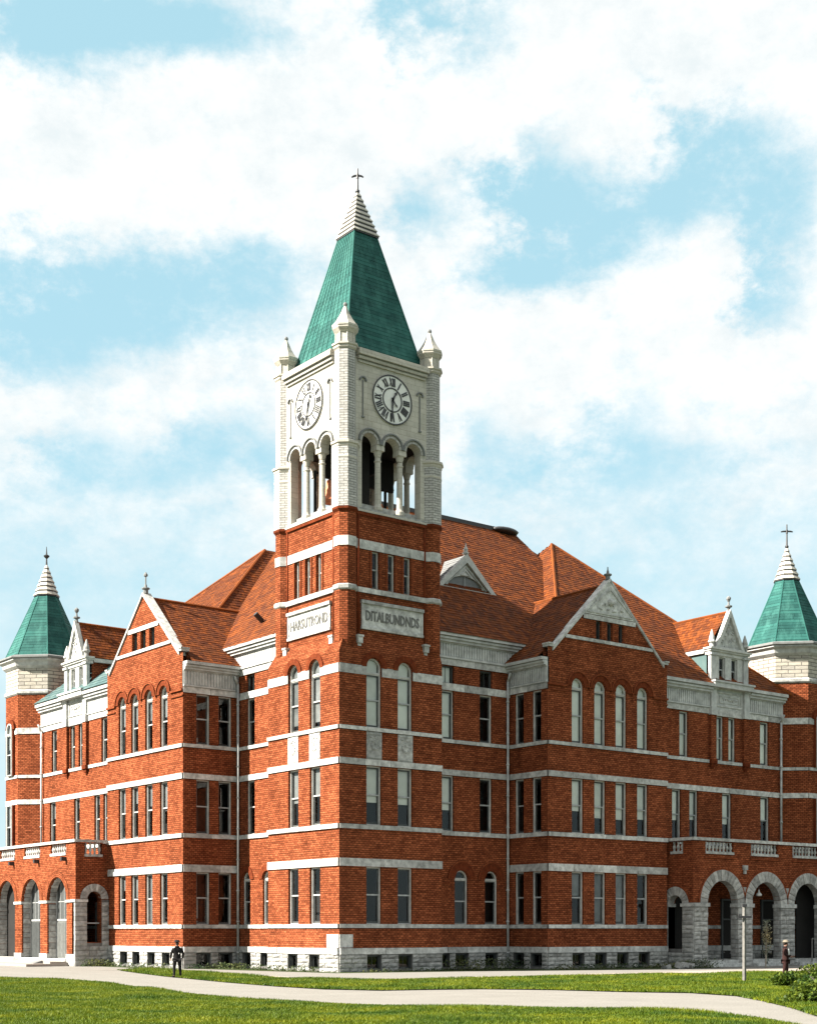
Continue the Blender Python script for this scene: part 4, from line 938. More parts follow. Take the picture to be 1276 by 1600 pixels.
    bm = bmesh.new(); ring(bm, lambda a, z, y: fr.p(a, z, y), [(mid - gh - .22, 20.96), (mid + gh + .22, 20.96), (mid, ga + .32)], [(mid - gh + .12, 21.05), (mid + gh - .12, 21.05), (mid, ga - .2)], -.1, .22); add('dormer_coping', fin(bm), 'white', ty)
    c = fr.p(mid, 0, .03)
    lathes('dormer_finial', c.x, c.y, [[(.1, ga + .2), (.1, ga + .42), (.24, ga + .48), (.24, ga + .56), (.08, ga + .6), (.05, ga + .85)], [(.05, ga + .8), (.16, ga + 1.0), (.16, ga + 1.1), (.03, ga + 1.22)]], 'lead', ty, seg=8)
    # cheeks and roof running back into the slope
    bk = -4.2
    for sg, x in ((-1, p0 - .1), (1, p1 + .1)):
        a = [fr.p(x, 18.3, -.3), fr.p(x, 20.6, -.3), fr.p(x, 20.6, bk), fr.p(x, 18.3, bk)]; n_ = fr.t * (.06 * sg)
        prism('dormer_cheek', a, [q + n_ for q in a], 'slate' if side == 'R' else 'brick', B)
        tiles('dormer_roof', [fr.p(mid + sg * ((p1 - p0) / 2 + .28), 20.9, -.1), fr.p(mid, ga + .12, -.1), fr.p(mid, ga + .12, -6.5), fr.p(mid + sg * ((p1 - p0) / 2 + .28), 20.9, -6.5)], .24, .27, 'tile', B)
        boxes('dormer_eave', fr, [(mid + sg * ((p1 - p0) / 2 + .1) - .22, mid + sg * ((p1 - p0) / 2 + .1) + .22, 20.6, 20.86, bk, -.4)], 'white', B)
    bm = bmesh.new(); tube(bm, fr.p(mid, ga + .15, 0), fr.p(mid, ga + .15, -6), .09, 6); add('ridge_tile', fin(bm), 'tile', B)
wing(FrR(-1.35), 23.83, 36.3, [(26.25, .85), (29.78, .72), (31.0, .72), (34.36, .92)], [(25.55, .85), (27.2, .85), (30.48, .95), (34.42, .95)], [], (28.95, 32.28), 'R')
wing(FrL(-2.1), 22.4, 34.25, [(24.2, .9), (27.75, .78), (29.1, .78), (32.1, .9)], [(24.05, .6), (25.28, .85), (28.4, .9), (32.35, 1.0)], [], (26.85, 29.92), 'L')

# --- corner turrets
def turret(cx, cy, cross_top, label, cross_name):
    Rr = 2.9
    t0 = lathes('turret_wall', cx, cy, [[(Rr, 1.3), (Rr, 19.5)]], 'brick', B, label=label)
    # window recesses are built as their own facets on the street faces
    for nx, ny in ((-1, 0), (0, -1), (-1, -1)):
        fr = Fr(cx + Vector((nx, ny)).normalized().x * Rr * math.cos(R(22.5)), cy + Vector((nx, ny)).normalized().y * Rr * math.cos(R(22.5)), nx, ny)
        hw = Rr * math.sin(R(22.5))
        for z0, z1, pr in ((SILL[2][0], SILL[2][1], .07), (SILL[1][0], SILL[1][1], .07), (SILL[0][0], SILL[0][1], .07), (LINT[1][0], LINT[1][1], .05), (16.5, 16.95, .05)):
            if (nx, ny) != (-1, -1) and z0 > 16 :
                band(fr, -hw, -.52, z0, z1, B, pr); band(fr, .52, hw, z0, z1, B, pr)
            else: band(fr, -hw, hw, z0, z1, B, pr)
        if (nx, ny) != (-1, -1):
            for z0, z1, arch in ((Z2[0], Z2[1], False), (13.55, 17.35, True)):
                w = .9; P = lambda a, z, y: fr.p(a, z, y)
                boxes('window_back', fr, [(-w / 2, w / 2, z0, z1 - (w / 2 if arch else 0), .004, .012)], 'dark', B)
                o = window(fr, 0, w, z0, z1, B, arch=arch, transom=3.0 if arch else None, blind=.5)
                o.matrix_world = basis(fr, 0, z0, .37)
                boxes('window_surround', fr, [(-w / 2 - .1, -w / 2, z0, z1 - (w / 2 if arch else 0), 0, .16), (w / 2, w / 2 + .1, z0, z1 - (w / 2 if arch else 0), 0, .16)], 'brick_arch', B)
                if arch: arch_ring('window_arch', fr, 0, z1 - w / 2, w / 2, w / 2 + .3, 0, .18, 'brick_arch', B)
    lathes('turret_string', cx, cy, [[(Rr + .02, 19.35), (Rr + .12, 19.45), (Rr + .12, 19.6), (Rr + .0, 19.72)]], 'stone', B)
    lathes('turret_drum', cx, cy, [[(Rr - .02, 19.6), (Rr - .02, 21.8)]], 'clap', B)
    lathes('turret_eaves', cx, cy, [[(Rr + .02, 21.25), (Rr + .22, 21.42), (Rr + .3, 21.66), (Rr + .52, 21.8), (Rr + .52, 21.9)]], 'cornice', B)
    lathes('turret_gutter', cx, cy, [[(Rr + .48, 21.89), (Rr + .66, 21.95), (Rr + .66, 22.07), (Rr + .4, 22.17)]], 'lead', B)
    zt, rt, rb_ = 26.95, .82, Rr + .1
    V8 = lambda r, z, i: (cx + r * math.cos(R(22.5 + 45 * i)), cy + r * math.sin(R(22.5 + 45 * i)), z)
    for i in range(8): tiles('turret_roof', [V8(rb_, 22.11, i), V8(rb_, 22.11, i + 1), V8(rt, zt, i + 1), V8(rt, zt, i)], .24, 2.6, 'copper', B, thick=.02)
    bm = bmesh.new()
    for i in range(8): tube(bm, V8(rb_, 22.11, i), V8(rt, zt, i), .05, 5)
    add('turret_hip', fin(bm), 'copper', B)
    cap = None; n = 7; zt2 = 29.35
    for q in range(n):
        z0 = zt + (zt2 - zt) * q / n; z1 = zt + (zt2 - zt) * (q + 1) / n; r0 = .9 * (1 - q / n) + .06; r1 = .84 * (1 - (q + 1) / n) + .04
        o = lathes('turret_cap' if cap is None else 'cap_course', cx, cy, [[(r0, z0 + .07), (r0, z0 + .11), (r1, z1 + .02)]], 'cream', cap or B)
        cap = cap or o
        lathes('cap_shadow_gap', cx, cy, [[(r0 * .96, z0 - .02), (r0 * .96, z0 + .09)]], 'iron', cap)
    if cross_name: cross(cx, cy, zt2, cross_top, cap, arm=.42, droop=.04)
    else:
        lathes('turret_finial', cx, cy, [[(.07, zt2), (.05, zt2 + .45), (.2, zt2 + .6), (.22, zt2 + .68), (.06, zt2 + .78), (.04, zt2 + 1.0), (.02, cross_top)]], 'iron', cap)
turret(-.68, 36.6, 30.7, 'octagonal corner turret at the far left', False)
turret(38.6, .07, 31.0, 'octagonal corner turret at the right edge', True)

# --- downpipes
def pipe(fr, s, z0, z1, d=.16):
    bm = bmesh.new(); tube(bm, fr.p(s, z0, d), fr.p(s, z1, d), .075, 8)
    for q in range(int((z1 - z0) / 1.9)): tube(bm, fr.p(s, z0 + .8 + q * 1.9, d), fr.p(s, z0 + .9 + q * 1.9, d), .105, 8)
    tube(bm, fr.p(s, z1, d), fr.p(s, z1 + .5, d + .25), .075, 8)
    add('downpipe', fin(bm), 'cornice', B, smooth=True)
pipe(FrR(1.28), 13.25, .1, 17.4); pipe(FrL(1.08), 12.1, .1, 17.4); pipe(FrR(-1.35), 35.95, 7, 16.6); pipe(FrL(-2.1), 33.95, 7, 16.6)

# --- dark rooms behind the windows
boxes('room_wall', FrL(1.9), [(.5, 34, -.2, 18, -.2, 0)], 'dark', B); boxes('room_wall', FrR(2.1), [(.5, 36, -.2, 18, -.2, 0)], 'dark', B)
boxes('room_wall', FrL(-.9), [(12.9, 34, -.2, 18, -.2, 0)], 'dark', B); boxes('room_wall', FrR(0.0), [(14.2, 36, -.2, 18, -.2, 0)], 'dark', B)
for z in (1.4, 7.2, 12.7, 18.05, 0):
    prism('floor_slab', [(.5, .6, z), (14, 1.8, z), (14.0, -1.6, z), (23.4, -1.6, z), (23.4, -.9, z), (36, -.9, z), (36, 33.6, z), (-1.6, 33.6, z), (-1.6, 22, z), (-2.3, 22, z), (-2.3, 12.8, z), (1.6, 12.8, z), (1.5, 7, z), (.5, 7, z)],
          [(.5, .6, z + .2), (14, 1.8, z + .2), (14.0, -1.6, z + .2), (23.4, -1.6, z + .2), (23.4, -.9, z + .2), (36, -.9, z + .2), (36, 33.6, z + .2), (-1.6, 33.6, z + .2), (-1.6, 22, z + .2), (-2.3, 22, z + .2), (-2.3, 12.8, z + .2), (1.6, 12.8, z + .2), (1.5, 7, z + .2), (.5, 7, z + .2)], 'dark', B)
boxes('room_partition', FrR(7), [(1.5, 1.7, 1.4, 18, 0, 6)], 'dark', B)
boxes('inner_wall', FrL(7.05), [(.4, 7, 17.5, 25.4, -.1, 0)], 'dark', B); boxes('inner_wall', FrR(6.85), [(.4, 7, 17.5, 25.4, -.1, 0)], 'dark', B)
# back walls closing the block
wall('back_wall', Fr(38, 0, 1, 0), [(1, 0), (34, 0), (34, 18.6), (1, 18.6)], [], 'brick', B); wall('back_wall', Fr(0, 34, 0, 1), [(-38, 0), (1, 0), (1, 18.6), (-38, 18.6)], [], 'brick', B)

# --- balustrade openings, coping
def baluster_mesh():
    bm = bmesh.new(); lathe(bm, 0, 0, [(.085, 0), (.085, .06), (.055, .1), (.11, .24), (.105, .3), (.055, .45), (.06, .5), (.085, .54), (.085, .6)], 8, 0)
    me = bpy.data.meshes.new('baluster'); fin(bm).to_mesh(me); bm.free(); me.materials.append(M['stone']); return me
BAL = baluster_mesh()
def balustrade(fr, a, b, z0=7.3, z1=7.9):
    n = max(3, int(round((b - a) / .33))); r_ = boxes('balustrade_rail', fr, [(a, b, z0 - .16, z0, -.3, .06)], 'stone', B)
    for i in range(n):
        o = bpy.data.objects.new('baluster', BAL); col.objects.link(o); o.parent = r_; o.location = fr.p(a + (b - a) * (i + .5) / n, z0, -.14); o.scale = (1, 1, (z1 - z0) / .6)
# --- right porch
VP_ = -4.02; UP = 24.1; fr = FrR(VP_); T = .5
opn = [(26.84, 1.45), (31.15, 1.44), (35.50, 1.44), (39.85, 1.44)]; balp = [(25.25, 27.95), (29.66, 32.39), (33.93, 36.66), (38.2, 41)]
def arch_hole(c, r, z0, zs): return [(c - r, z0), (c + r, z0)] + arch_pts(c, r, zs, 16)
wall('porch_wall', fr, [(UP, 3.9), (44, 3.9), (44, 7.95), (UP, 7.95)][:0] or [(UP, .35), (44, .35), (44, 7.95), (UP, 7.95)], [arch_hole(c, r + .02, .4, 4.05) for c, r in opn] + [hole((a + b_) / 2, b_ - a, 7.3, 7.92) for a, b_ in balp], 'brick', B, T=T, back=True)
for c, r in opn:
    voussoirs(fr, c, 4.02, r, r + .69, 17, T - .02, .07, B)
    arch_ring('brick_hood', fr, c, 4.02, r + .69, r + .82, 0, .06, 'brick_dark', B)
    boxes('porch_step', fr, [(c - r - .02, c + r + .02, 0, .22, -T - .2, .5), (c - r - .02, c + r + .02, .22, .44, -T - .2, .12)], 'stone', B)
for i, (a, b_) in enumerate([(UP, 25.39), (28.29, 29.71), (32.59, 34.06), (36.94, 38.41)]):
    pc = boxes('porch_pier', fr, [(a + .02, b_ - .02, 0, 3.8, -T, .05)], 'mortar', B)
    z = 0; 
    while z < 3.78:
        h = min(rb(.24, .36), 3.8 - z); h = 3.8 - z if 3.8 - z - h < .15 else h; sp = rb(.35, .65) * (b_ - a)
        cuts = [a, b_] if random.random() < .35 else [a, a + sp, b_]
        for q in range(len(cuts) - 1): block('pier_stone', fr, cuts[q], cuts[q + 1], z, z + h, .09 + rb(-.015, .02), .2, random.choice(ROUGH), pc, .02)
        for sd, nx in ((a, -1), (b_, 1)):   # jamb faces of the openings
            if not (i == 0 and nx == -1): block('jamb_stone', Fr(sd, VP_ + .28, nx, 0), -.22 if nx > 0 else -.24, .22, z, z + h, .015, .1, random.choice(ROUGH), pc, .02)
        z += h
    boxes('pier_cap', fr, [(a - .1, b_ + .1, 3.8, 4.04, -T, .18)], 'stone', B)
# spandrel stone between neighbouring arches
for s in (29.0, 33.32, 37.67):
    pr_ = [(s - .05, 4.04), (s + .05, 4.04), (s + .12, 4.6), (s + .32, 5.1), (s - .32, 5.1), (s - .12, 4.6)]
    prism('spandrel_stone', [fr.p(a, z, .0) for a, z in pr_], [fr.p(a, z, .055) for a, z in pr_], 'rock', B)
boxes('wall_bracket', fr, [(28.82, 29.18, 6.2, 6.5, 0, .16), (28.9, 29.1, 5.95, 6.2, 0, .1)], 'stone', B)
boxes('brick_string', fr, [(a - .1, b_ + .1, 6.88, 6.98, 0, .07) for a, b_ in balp] , 'brick_dark', B)
band(fr, UP, 44, 7.95, 8.16, B, .14, L=(1.6, 2.6), name='porch_coping', e0=.14)
for a, b_ in balp: balustrade(fr, a, b_)
frs = FrL(UP)
wall('porch_wall', frs, [(VP_, .35), (-1.35, .35), (-1.35, 7.95), (VP_, 7.95)], [arch_hole(-2.57, .6, 1.15, 3.95), hole(-2.68, 1.0, 7.3, 7.92)], 'brick', B, T=.6, back=True)
voussoirs(frs, -2.57, 3.95, .58, 1.12, 11, .5, .06, B)
arch_ring('brick_hood', frs, -2.57, 3.95, 1.12, 1.22, 0, .05, 'brick_dark', B)
pc = boxes('porch_pier', frs, [(VP_, -3.17, 0, 3.8, -.6, .03), (-1.97, -1.4, 0, 3.8, -.6, .03), (VP_, -1.4, 0, 1.15, -.6, .03)], 'mortar', B)
z = 0
while z < 3.78:
    h = min(rb(.24, .36), 3.8 - z); h = 3.8 - z if 3.8 - z - h < .15 else h
    if z + h < 1.2: cuts = [[VP_ - .05, -3.2 + rb(-.2, .2), -2.3 + rb(-.2, .2), -1.4]]
    else: cuts = [[VP_ - .05, -3.17], [-1.97, -1.4]]
    for cc in cuts:
        for q in range(len(cc) - 1): block('pier_stone', frs, cc[q], cc[q + 1], z, z + h, .07 + rb(-.015, .02), .2, random.choice(ROUGH), pc, .02)
    z += h
boxes('pier_cap', frs, [(VP_ - .12, -3.07, 3.8, 4.0, -.6, .14), (-2.06, -1.3, 3.8, 4.0, -.6, .14)], 'stone', B)
band(frs, VP_, -1.3, 7.95, 8.16, B, .14, L=(1.2, 2), name='porch_coping'); balustrade(frs, -3.18, -2.18)
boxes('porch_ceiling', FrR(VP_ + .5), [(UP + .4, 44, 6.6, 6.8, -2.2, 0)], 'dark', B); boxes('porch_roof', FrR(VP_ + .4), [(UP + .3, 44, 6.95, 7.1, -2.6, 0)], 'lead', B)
boxes('porch_floor', FrR(VP_ + .4), [(UP + .3, 44, .0, .44, -2.3, 0)], 'stone', B)
fb = FrR(-1.35)
boxes('doorway_or_dark_panel', FrR(-2.75), [(35.9, 40.2, .44, 5.7, 0, .06)], 'dark', B); boxes('doorway_or_dark_panel', fb, [(24.5, 26.6, .44, 4.9, .125, .135)], 'dark', B)  # plain dark panels added so these arches read black, not real doorways
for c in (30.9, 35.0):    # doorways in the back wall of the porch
    d = boxes('doorway_or_dark_panel', fb, [(c - .95, c + .95, .44, 4.3, .002, .06)], 'dark', B)
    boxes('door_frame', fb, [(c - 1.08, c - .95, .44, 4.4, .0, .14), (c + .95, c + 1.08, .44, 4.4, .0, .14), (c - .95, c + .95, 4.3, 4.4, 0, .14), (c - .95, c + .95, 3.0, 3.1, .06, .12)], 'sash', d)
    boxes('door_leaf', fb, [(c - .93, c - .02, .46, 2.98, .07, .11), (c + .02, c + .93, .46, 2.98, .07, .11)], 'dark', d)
wall('turret_link', FrR(-1.37), [(36.2, 0), (44, 0), (44, 7), (36.2, 7)], [], 'brick', B)

# --- left porch
fl = FrL(-5.1); T = .65; lop = [(25.04, 1.5), (29.2, 1.53), (33.4, 1.5), (37.6, 1.5)]; lb = [(23.6, 26.0), (27.7, 30.3), (31.9, 34.5), (36.2, 38.6)]
wall('porch_wall', fl, [(22.2, .2), (41, .2), (41, 8.0), (22.2, 8.0)], [arch_hole(c, r, .3, 4.3) for c, r in lop] + [hole((a + b_) / 2, b_ - a, 7.4, 7.96) for a, b_ in lb], 'brick', B, T=T, back=True)
for c, r in lop:
    arch_ring('porch_arch', fl, c, 4.3, r + .01, r + .42, 0, .035, 'brick', B, n=20)
    voussoirs(Fr(-5.1 + .16, 0, -1, 0), -c, 4.3, r - .06, r + .03, 16, T - .2, -.03, B, name='arch_lining')
    for sg in (-1, 1):   # rough stone reveals
        f2 = Fr(-5.1 + .4, c + sg * r, 0, -sg); z = .3
        while z < 4.05:
            h = rb(.28, .42); h = min(h, 4.25 - z); block('jamb_stone', f2, -.3, .28, z, z + h, .02, .1, random.choice(ROUGH), B, .02); z += h
    if c < 32:      # boarded double door with a glazed screen above, set at the back of the arch
        d = boxes('door_screen_or_dark_panel', fl, [(c - r, c + r, 2.95, 3.07, -.72, -.62), (c - r, c - r + .1, .45, 5.0, -.72, -.62), (c + r - .1, c + r, .45, 5.0, -.72, -.62)], 'rail', B)
        boxes('door_leaf', fl, [(c - r + .1, c - .02, .46, 2.95, -.70, -.65), (c + .02, c + r - .1, .46, 2.95, -.70, -.65)], 'door' if c < 27 else 'sash', d)
        boxes('door_board', fl, [(c - r + .14 + i * .21, c - r + .3 + i * .21, .55, 2.85, -.65, -.62) for i in range(13) if i != 6], 'door' if c < 27 else 'sash', d)
        boxes('glazing_bar', fl, [(c - r + .1 + i * .55, c - r + .14 + i * .55, 3.07, 5.5, -.70, -.66) for i in range(1, 5)] + [(c - r + .1, c + r - .1, 4.2, 4.25, -.70, -.66)], 'rail', d)
        boxes('screen_glass', fl, [(c - r + .1, c + r - .1, 3.07, 5.6, -.70, -.69)], 'sash', d)
    else: boxes('door_screen_or_dark_panel', fl, [(c - r, c + r, .45, 5.8, -.72, -.66)], 'dark', B)  # flat dark panel added to blacken the far arches, no door modelled
    boxes('threshold', fl, [(c - r, c + r, .28, .46, -T, .12)], 'stone', B)
for a, b_ in ((22.2, 23.54), (26.54, 27.67), (30.73, 31.9), (34.9, 36.1)):
    boxes('pier_cap', fl, [(a - (.12 if a < 23 else .06), b_ + .06, 4.13, 4.3, -T, .09)], 'stone', B)
    boxes('pier_base', fl, [(a - (.05 if a < 23 else .03), b_ + .03, 0, .78, -T, .07)], 'rock', B)
band(fl, 22.2, 41, 8.0, 8.2, B, .14, L=(1.6, 2.6), name='porch_coping', e0=.14)
for a, b_ in lb:
    balustrade(fl, a, b_, 7.38, 7.96)
    boxes('drain_spout', fl, [(b_ + .25 - 2.7, b_ + .45 - 2.7, 6.85, 7.1, 0, .35)], 'iron', B)
fs = FrR(22.2)
wall('porch_wall', fs, [(-5.1, .2), (-2.7, .2), (-2.7, 8.0), (-5.1, 8.0)], [arch_hole(-3.8, .5, 1.55, 4.35), hole(-3.85, 1.26, 7.25, 7.96)], 'brick', B, T=.6, back=True)
voussoirs(fs, -3.8, 4.35, .5, .98, 11, .4, .08, B)
pc = boxes('porch_pier', fs, [(-5.1, -4.32, 0, 4.15, -.5, .03), (-3.28, -2.78, 0, 4.3, -.5, .03), (-5.1, -2.78, 0, 1.5, -.5, .03)], 'mortar', B)
z = 0
while z < 4.1:
    h = min(rb(.26, .38), 4.15 - z); h = 4.15 - z if 4.15 - z - h < .15 else h
    for cc in ([[-5.16, -4.3 + rb(-.2, .2), -3.5 + rb(-.2, .2), -2.78]] if z + h < 1.6 else [[-5.16, -4.32], [-3.28, -2.78]]):
        for q in range(len(cc) - 1): block('pier_stone', fs, cc[q], cc[q + 1], z, z + h, .07 + rb(-.015, .025), .2, random.choice(ROUGH), pc, .02)
    z += h
boxes('pier_cap', fs, [(-5.22, -4.28, 4.15, 4.32, -.5, .13)], 'stone', B)
boxes('arch_rail', fs, [(-4.3, -3.3, 2.75, 2.83, -.35, -.28)], 'rail', B)
boxes('side_shutter', fs, [(-4.34, -4.26, 1.56, 4.3, -.3, -.24)], 'white', B)
band(fs, -5.1, -2.7, 8.0, 8.2, B, .14, L=(1.0, 1.6), name='porch_coping'); balustrade(fs, -4.48, -3.22, 7.25, 7.96)
boxes('porch_ceiling', FrL(-4.6), [(22.7, 41, 6.6, 6.8, -2.5, 0)], 'white', B); boxes('porch_roof', FrL(-4.7), [(22.4, 41, 6.95, 7.1, -2.8, 0)], 'lead', B)
boxes('porch_floor', FrL(-4.6), [(22.6, 41, 0, .4, -2.6, 0)], 'stone', B)
boxes('porch_landing', FrL(-5.1), [(23.0, 41, 0, .16, .16, 3.0)], 'concrete', B); boxes('porch_landing_step', FrL(-5.1), [(23.2, 41, .16, .3, .16, 1.3)], 'concrete', B)
bb = FrL(-2.1)
for c in (24.3, 28.6, 32.9):
    d = boxes('doorway_or_dark_panel', bb, [(c - .85, c + .85, .4, 4.1, .002, .05)], 'dark', B)
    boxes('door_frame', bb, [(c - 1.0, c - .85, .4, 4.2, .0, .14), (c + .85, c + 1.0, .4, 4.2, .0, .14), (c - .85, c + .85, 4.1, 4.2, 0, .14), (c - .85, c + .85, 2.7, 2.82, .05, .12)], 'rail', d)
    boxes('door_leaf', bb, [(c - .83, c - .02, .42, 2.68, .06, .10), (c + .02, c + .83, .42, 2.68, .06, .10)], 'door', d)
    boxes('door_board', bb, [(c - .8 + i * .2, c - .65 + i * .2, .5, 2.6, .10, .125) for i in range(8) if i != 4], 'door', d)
wall('turret_link', FrL(-2.12), [(34.1, 0), (41, 0), (41, 7), (34.1, 7)], [], 'brick', B)

# ------------------------------------------------------------------ people
def skin_body(name, joints, edges, mat, parent, sub=2, root=0):
    me = bpy.data.meshes.new(name); me.from_pydata([j[:3] for j in joints], edges, []); o = bpy.data.objects.new(name, me); col.objects.link(o)
    if parent: o.parent = parent
    md = o.modifiers.new('skin', 'SKIN'); md.use_smooth_shade = True
    sv = me.skin_vertices[0].data
    for i, j in enumerate(joints):
        r = j[3]; sv[i].radius = r if isinstance(r, tuple) else (r, r); sv[i].use_root = (i == root)
    s = o.modifiers.new('sub', 'SUBSURF'); s.levels = sub; s.render_levels = sub
    me.materials.append(M[mat]); return o
def person(loc, rz, label, coat, woman=False, brown=False):
    t = thing('person', label, 'person', loc, rz)
    # faces local -Y ; joints: pelvis 0, waist 1, chest 2, neck 3, head 4 5, arms, legs
    H_ = 1.0 if not woman else .96
    J = [(0, 0, .95, (.13, .10)), (0, .0, 1.12, (.12, .09)), (0, .02, 1.33, (.11, .09)), (0, .01, 1.50, .052), (0, -.01, 1.60, (.070, .08)), (0, -.01, 1.70, (.072, .088)),
         (.18, .02, 1.40, .048), (.26, .03, 1.16, .042), (.27, -.04, .93, .032), (.27, -.06, .87, (.04, .022)),
         (-.18, .02, 1.40, .048), (-.26, .03, 1.16, .042), (-.25, -.06, .93, .032), (-.25, -.08, .87, (.04, .022)),
         (.10, 0, .86, .085), (.12, -.02, .48, .058), (.13, .02, .09, .042), (.14, -.10, .04, .035),
         (-.10, 0, .86, .085), (-.13, -.01, .48, .058), (-.15, .02, .09, .042), (-.17, -.10, .04, .035), (0, -.095, 1.625, .016)]
    E_ = [(0, 1), (1, 2), (2, 3), (3, 4), (4, 5), (2, 6), (6, 7), (7, 8), (8, 9), (2, 10), (10, 11), (11, 12), (12, 13), (0, 14), (14, 15), (15, 16), (16, 17), (0, 18), (18, 19), (19, 20), (20, 21), (4, 22)]
    if brown:
        J[7] = (.25, 0, 1.16, .042); J[8] = (.2, -.22, 1.08, .032); J[9] = (.17, -.29, 1.08, (.04, .022)); J[11] = (-.25, 0, 1.16, .042); J[12] = (-.2, -.2, 1.06, .032); J[13] = (-.17, -.27, 1.06, (.04, .022))
        J[15] = (.11, -.04, .48, .058); J[19] = (-.11, .03, .48, .058); J[20] = (-.11, .1, .09, .042); J[21] = (-.11, 0, .04, .035)
    cloth = 'maroon_cloth' if brown else 'black_cloth'
    if woman:
        J = [tuple(j[:3]) + ((tuple(r * .88 for r in j[3]) if isinstance(j[3], tuple) else j[3] * .88),) for j in J]
        J[7] = (.24, -.02, 1.18, .04); J[8] = (.20, -.22, 1.12, .03); J[9] = (.17, -.29, 1.12, (.035, .02)); J[11] = (-.24, -.02, 1.18, .04); J[12] = (-.18, -.22, 1.10, .03); J[13] = (-.14, -.29, 1.10, (.035, .02))
    skin_body('body', J, E_, 'skin', t)
    # fingers: short bent chains rooted in each palm
    for k, hd in ((8, 9), (12, 13)):
        h = Vector(J[hd][:3]); d = (h - Vector(J[k][:3])).normalized(); s = Vector((1, 0, 0)).cross(d).normalized()
        bm = bmesh.new()
        for i, ln in enumerate((.06, .07, .065, .05)):
            b0 = h + s * (-.022 + i * .015) + d * .01; b1 = b0 + d * ln * .6; b2 = b1 + (d * .7 + Vector((-.5 if h.x > 0 else .5, 0, 0))).normalized() * ln * .5
            tube(bm, b0, b1, .0085, 6, .008); tube(bm, b1, b2, .008, 6, .006)
        th = h + s * -.03 - d * .02; tube(bm, th, th + s * -.02 + d * .035, .01, 6, .008)
        add('fingers', fin(bm), 'skin', t)
    f = 1.32
    def grow(idx, fac): 
        out = []
        for i in idx:
            r = J[i][3]; out.append(tuple(J[i][:3]) + ((tuple(x * fac for x in r) if isinstance(r, tuple) else r * fac),))
        return out
    if not woman:
        g = grow([0, 1, 2, 6, 7, 8, 10, 11, 12], 1.42); g[2] = (0, .02, 1.34, (.19, .14)); g[5] = (*g[5][:3], .047); g[8] = (*g[8][:3], .047)
        g = g + [(0, 0, .80, (.16, .13) if brown else (.19, .15)), (.11, .02, 1.41, .11), (-.11, .02, 1.41, .11), (0, .02, 1.5, .095)]
        skin_body('jacket', g, [(0, 1), (1, 2), (2, 3), (3, 4), (4, 5), (2, 6), (6, 7), (7, 8), (0, 9), (2, 10), (2, 11), (2, 12)], cloth, t)
        tr = grow([0, 14, 15, 16, 18, 19, 20], 1.3); skin_body('trousers', tr, [(0, 1), (1, 2), (2, 3), (0, 4), (4, 5), (5, 6)], cloth, t)
        for sx in (-1, 1): skin_body('shoe', [(sx * .14, .04, .07, .075), (sx * .155, -.06, .05, (.07, .055)), (sx * .165, -.15, .035, (.06, .045))], [(0, 1), (1, 2)], 'black_cloth', t)
        bm = bmesh.new(); lathe(bm, 0, -.01, [(.15, 1.715), (.155, 1.73), (.115, 1.74), (.11, 1.79), (.07, 1.825), (.01, 1.83)], 16, 0); add('hat', fin(bm), 'straw' if brown else 'black_cloth', t, smooth=True)
        skin_body('hair', [(0, .03, 1.57, (.075, .075)), (0, .025, 1.66, (.088, .09)), (0, .015, 1.73, (.085, .09))], [(0, 1), (1, 2)], 'hair', t)
        skin_body('collar', [(0, .02, 1.44, .13), (0, .03, 1.56, .10)], [(0, 1)], 'black_cloth', t)
        if brown: skin_body('shirt_front', [(0, -.10, 1.12, (.05, .05)), (0, -.115, 1.28, (.07, .05)), (0, -.10, 1.43, (.06, .045))], [(0, 1), (1, 2)], 'white_cloth', t)
        else: bm = bmesh.new(); bm_box(bm, FrR(.17), -.07, -.04, 1.14, 1.2, -.01, .03); add('papers', fin(bm), 'white_cloth', t)
    else:
        g = grow([0, 1, 2, 6, 7, 8, 10, 11, 12], 1.3) + [(.09, .02, 1.42, .08), (-.09, .02, 1.42, .08), (0, .02, 1.48, .065)]; skin_body('jacket', g, [(0, 1), (1, 2), (2, 3), (3, 4), (4, 5), (2, 6), (6, 7), (7, 8), (2, 9), (2, 10), (2, 11)], 'maroon_cloth', t)
        bm = bmesh.new()
        nseg = 28; rings = []
        for z, r in ((1.08, .125), (1.0, .155), (.8, .18), (.45, .205), (.13, .24)):
            rings.append([bm.verts.new(((r + (.012 + (1.1 - z) * .02) * math.cos(9 * a_)) * math.cos(a_) * .95, .03 + (r + (.012 + (1.1 - z) * .02) * math.cos(9 * a_)) * math.sin(a_), z)) for a_ in [math.tau * i / nseg for i in range(nseg)]])
        for a, b_ in zip(rings, rings[1:]):
            for i in range(nseg): bm.faces.new((a[i], a[(i + 1) % nseg], b_[(i + 1) % nseg], b_[i]))
        add('skirt', fin(bm), 'maroon_cloth', t, smooth=True)
        skin_body('blouse_front', [(0, -.085, 1.14, (.05, .05)), (0, -.10, 1.28, (.075, .05)), (0, -.085, 1.42, (.05, .04))], [(0, 1), (1, 2)], 'white_cloth', t)
        skin_body('hair', [(0, .03, 1.62, (.07, .07)), (0, .03, 1.70, (.08, .08)), (0, .08, 1.68, .05)], [(0, 1), (1, 2)], 'hair', t)
        bm = bmesh.new(); lathe(bm, 0, 0, [(.135, 1.715), (.14, 1.73), (.115, 1.75), (.11, 1.83), (.06, 1.86), (.01, 1.865)], 16, 0); add('hat', fin(bm), 'straw', t, smooth=True)
        bm = bmesh.new(); lathe(bm, 0, 0, [(.122, 1.765), (.118, 1.795)], 16, 0); add('hat_band', fin(bm), 'maroon_cloth', t)
    t.scale = (1.12, 1.12, 1.0) if not woman else (1, 1, 1.02)
    return t
fwd = math.atan2(.7905, .6125)
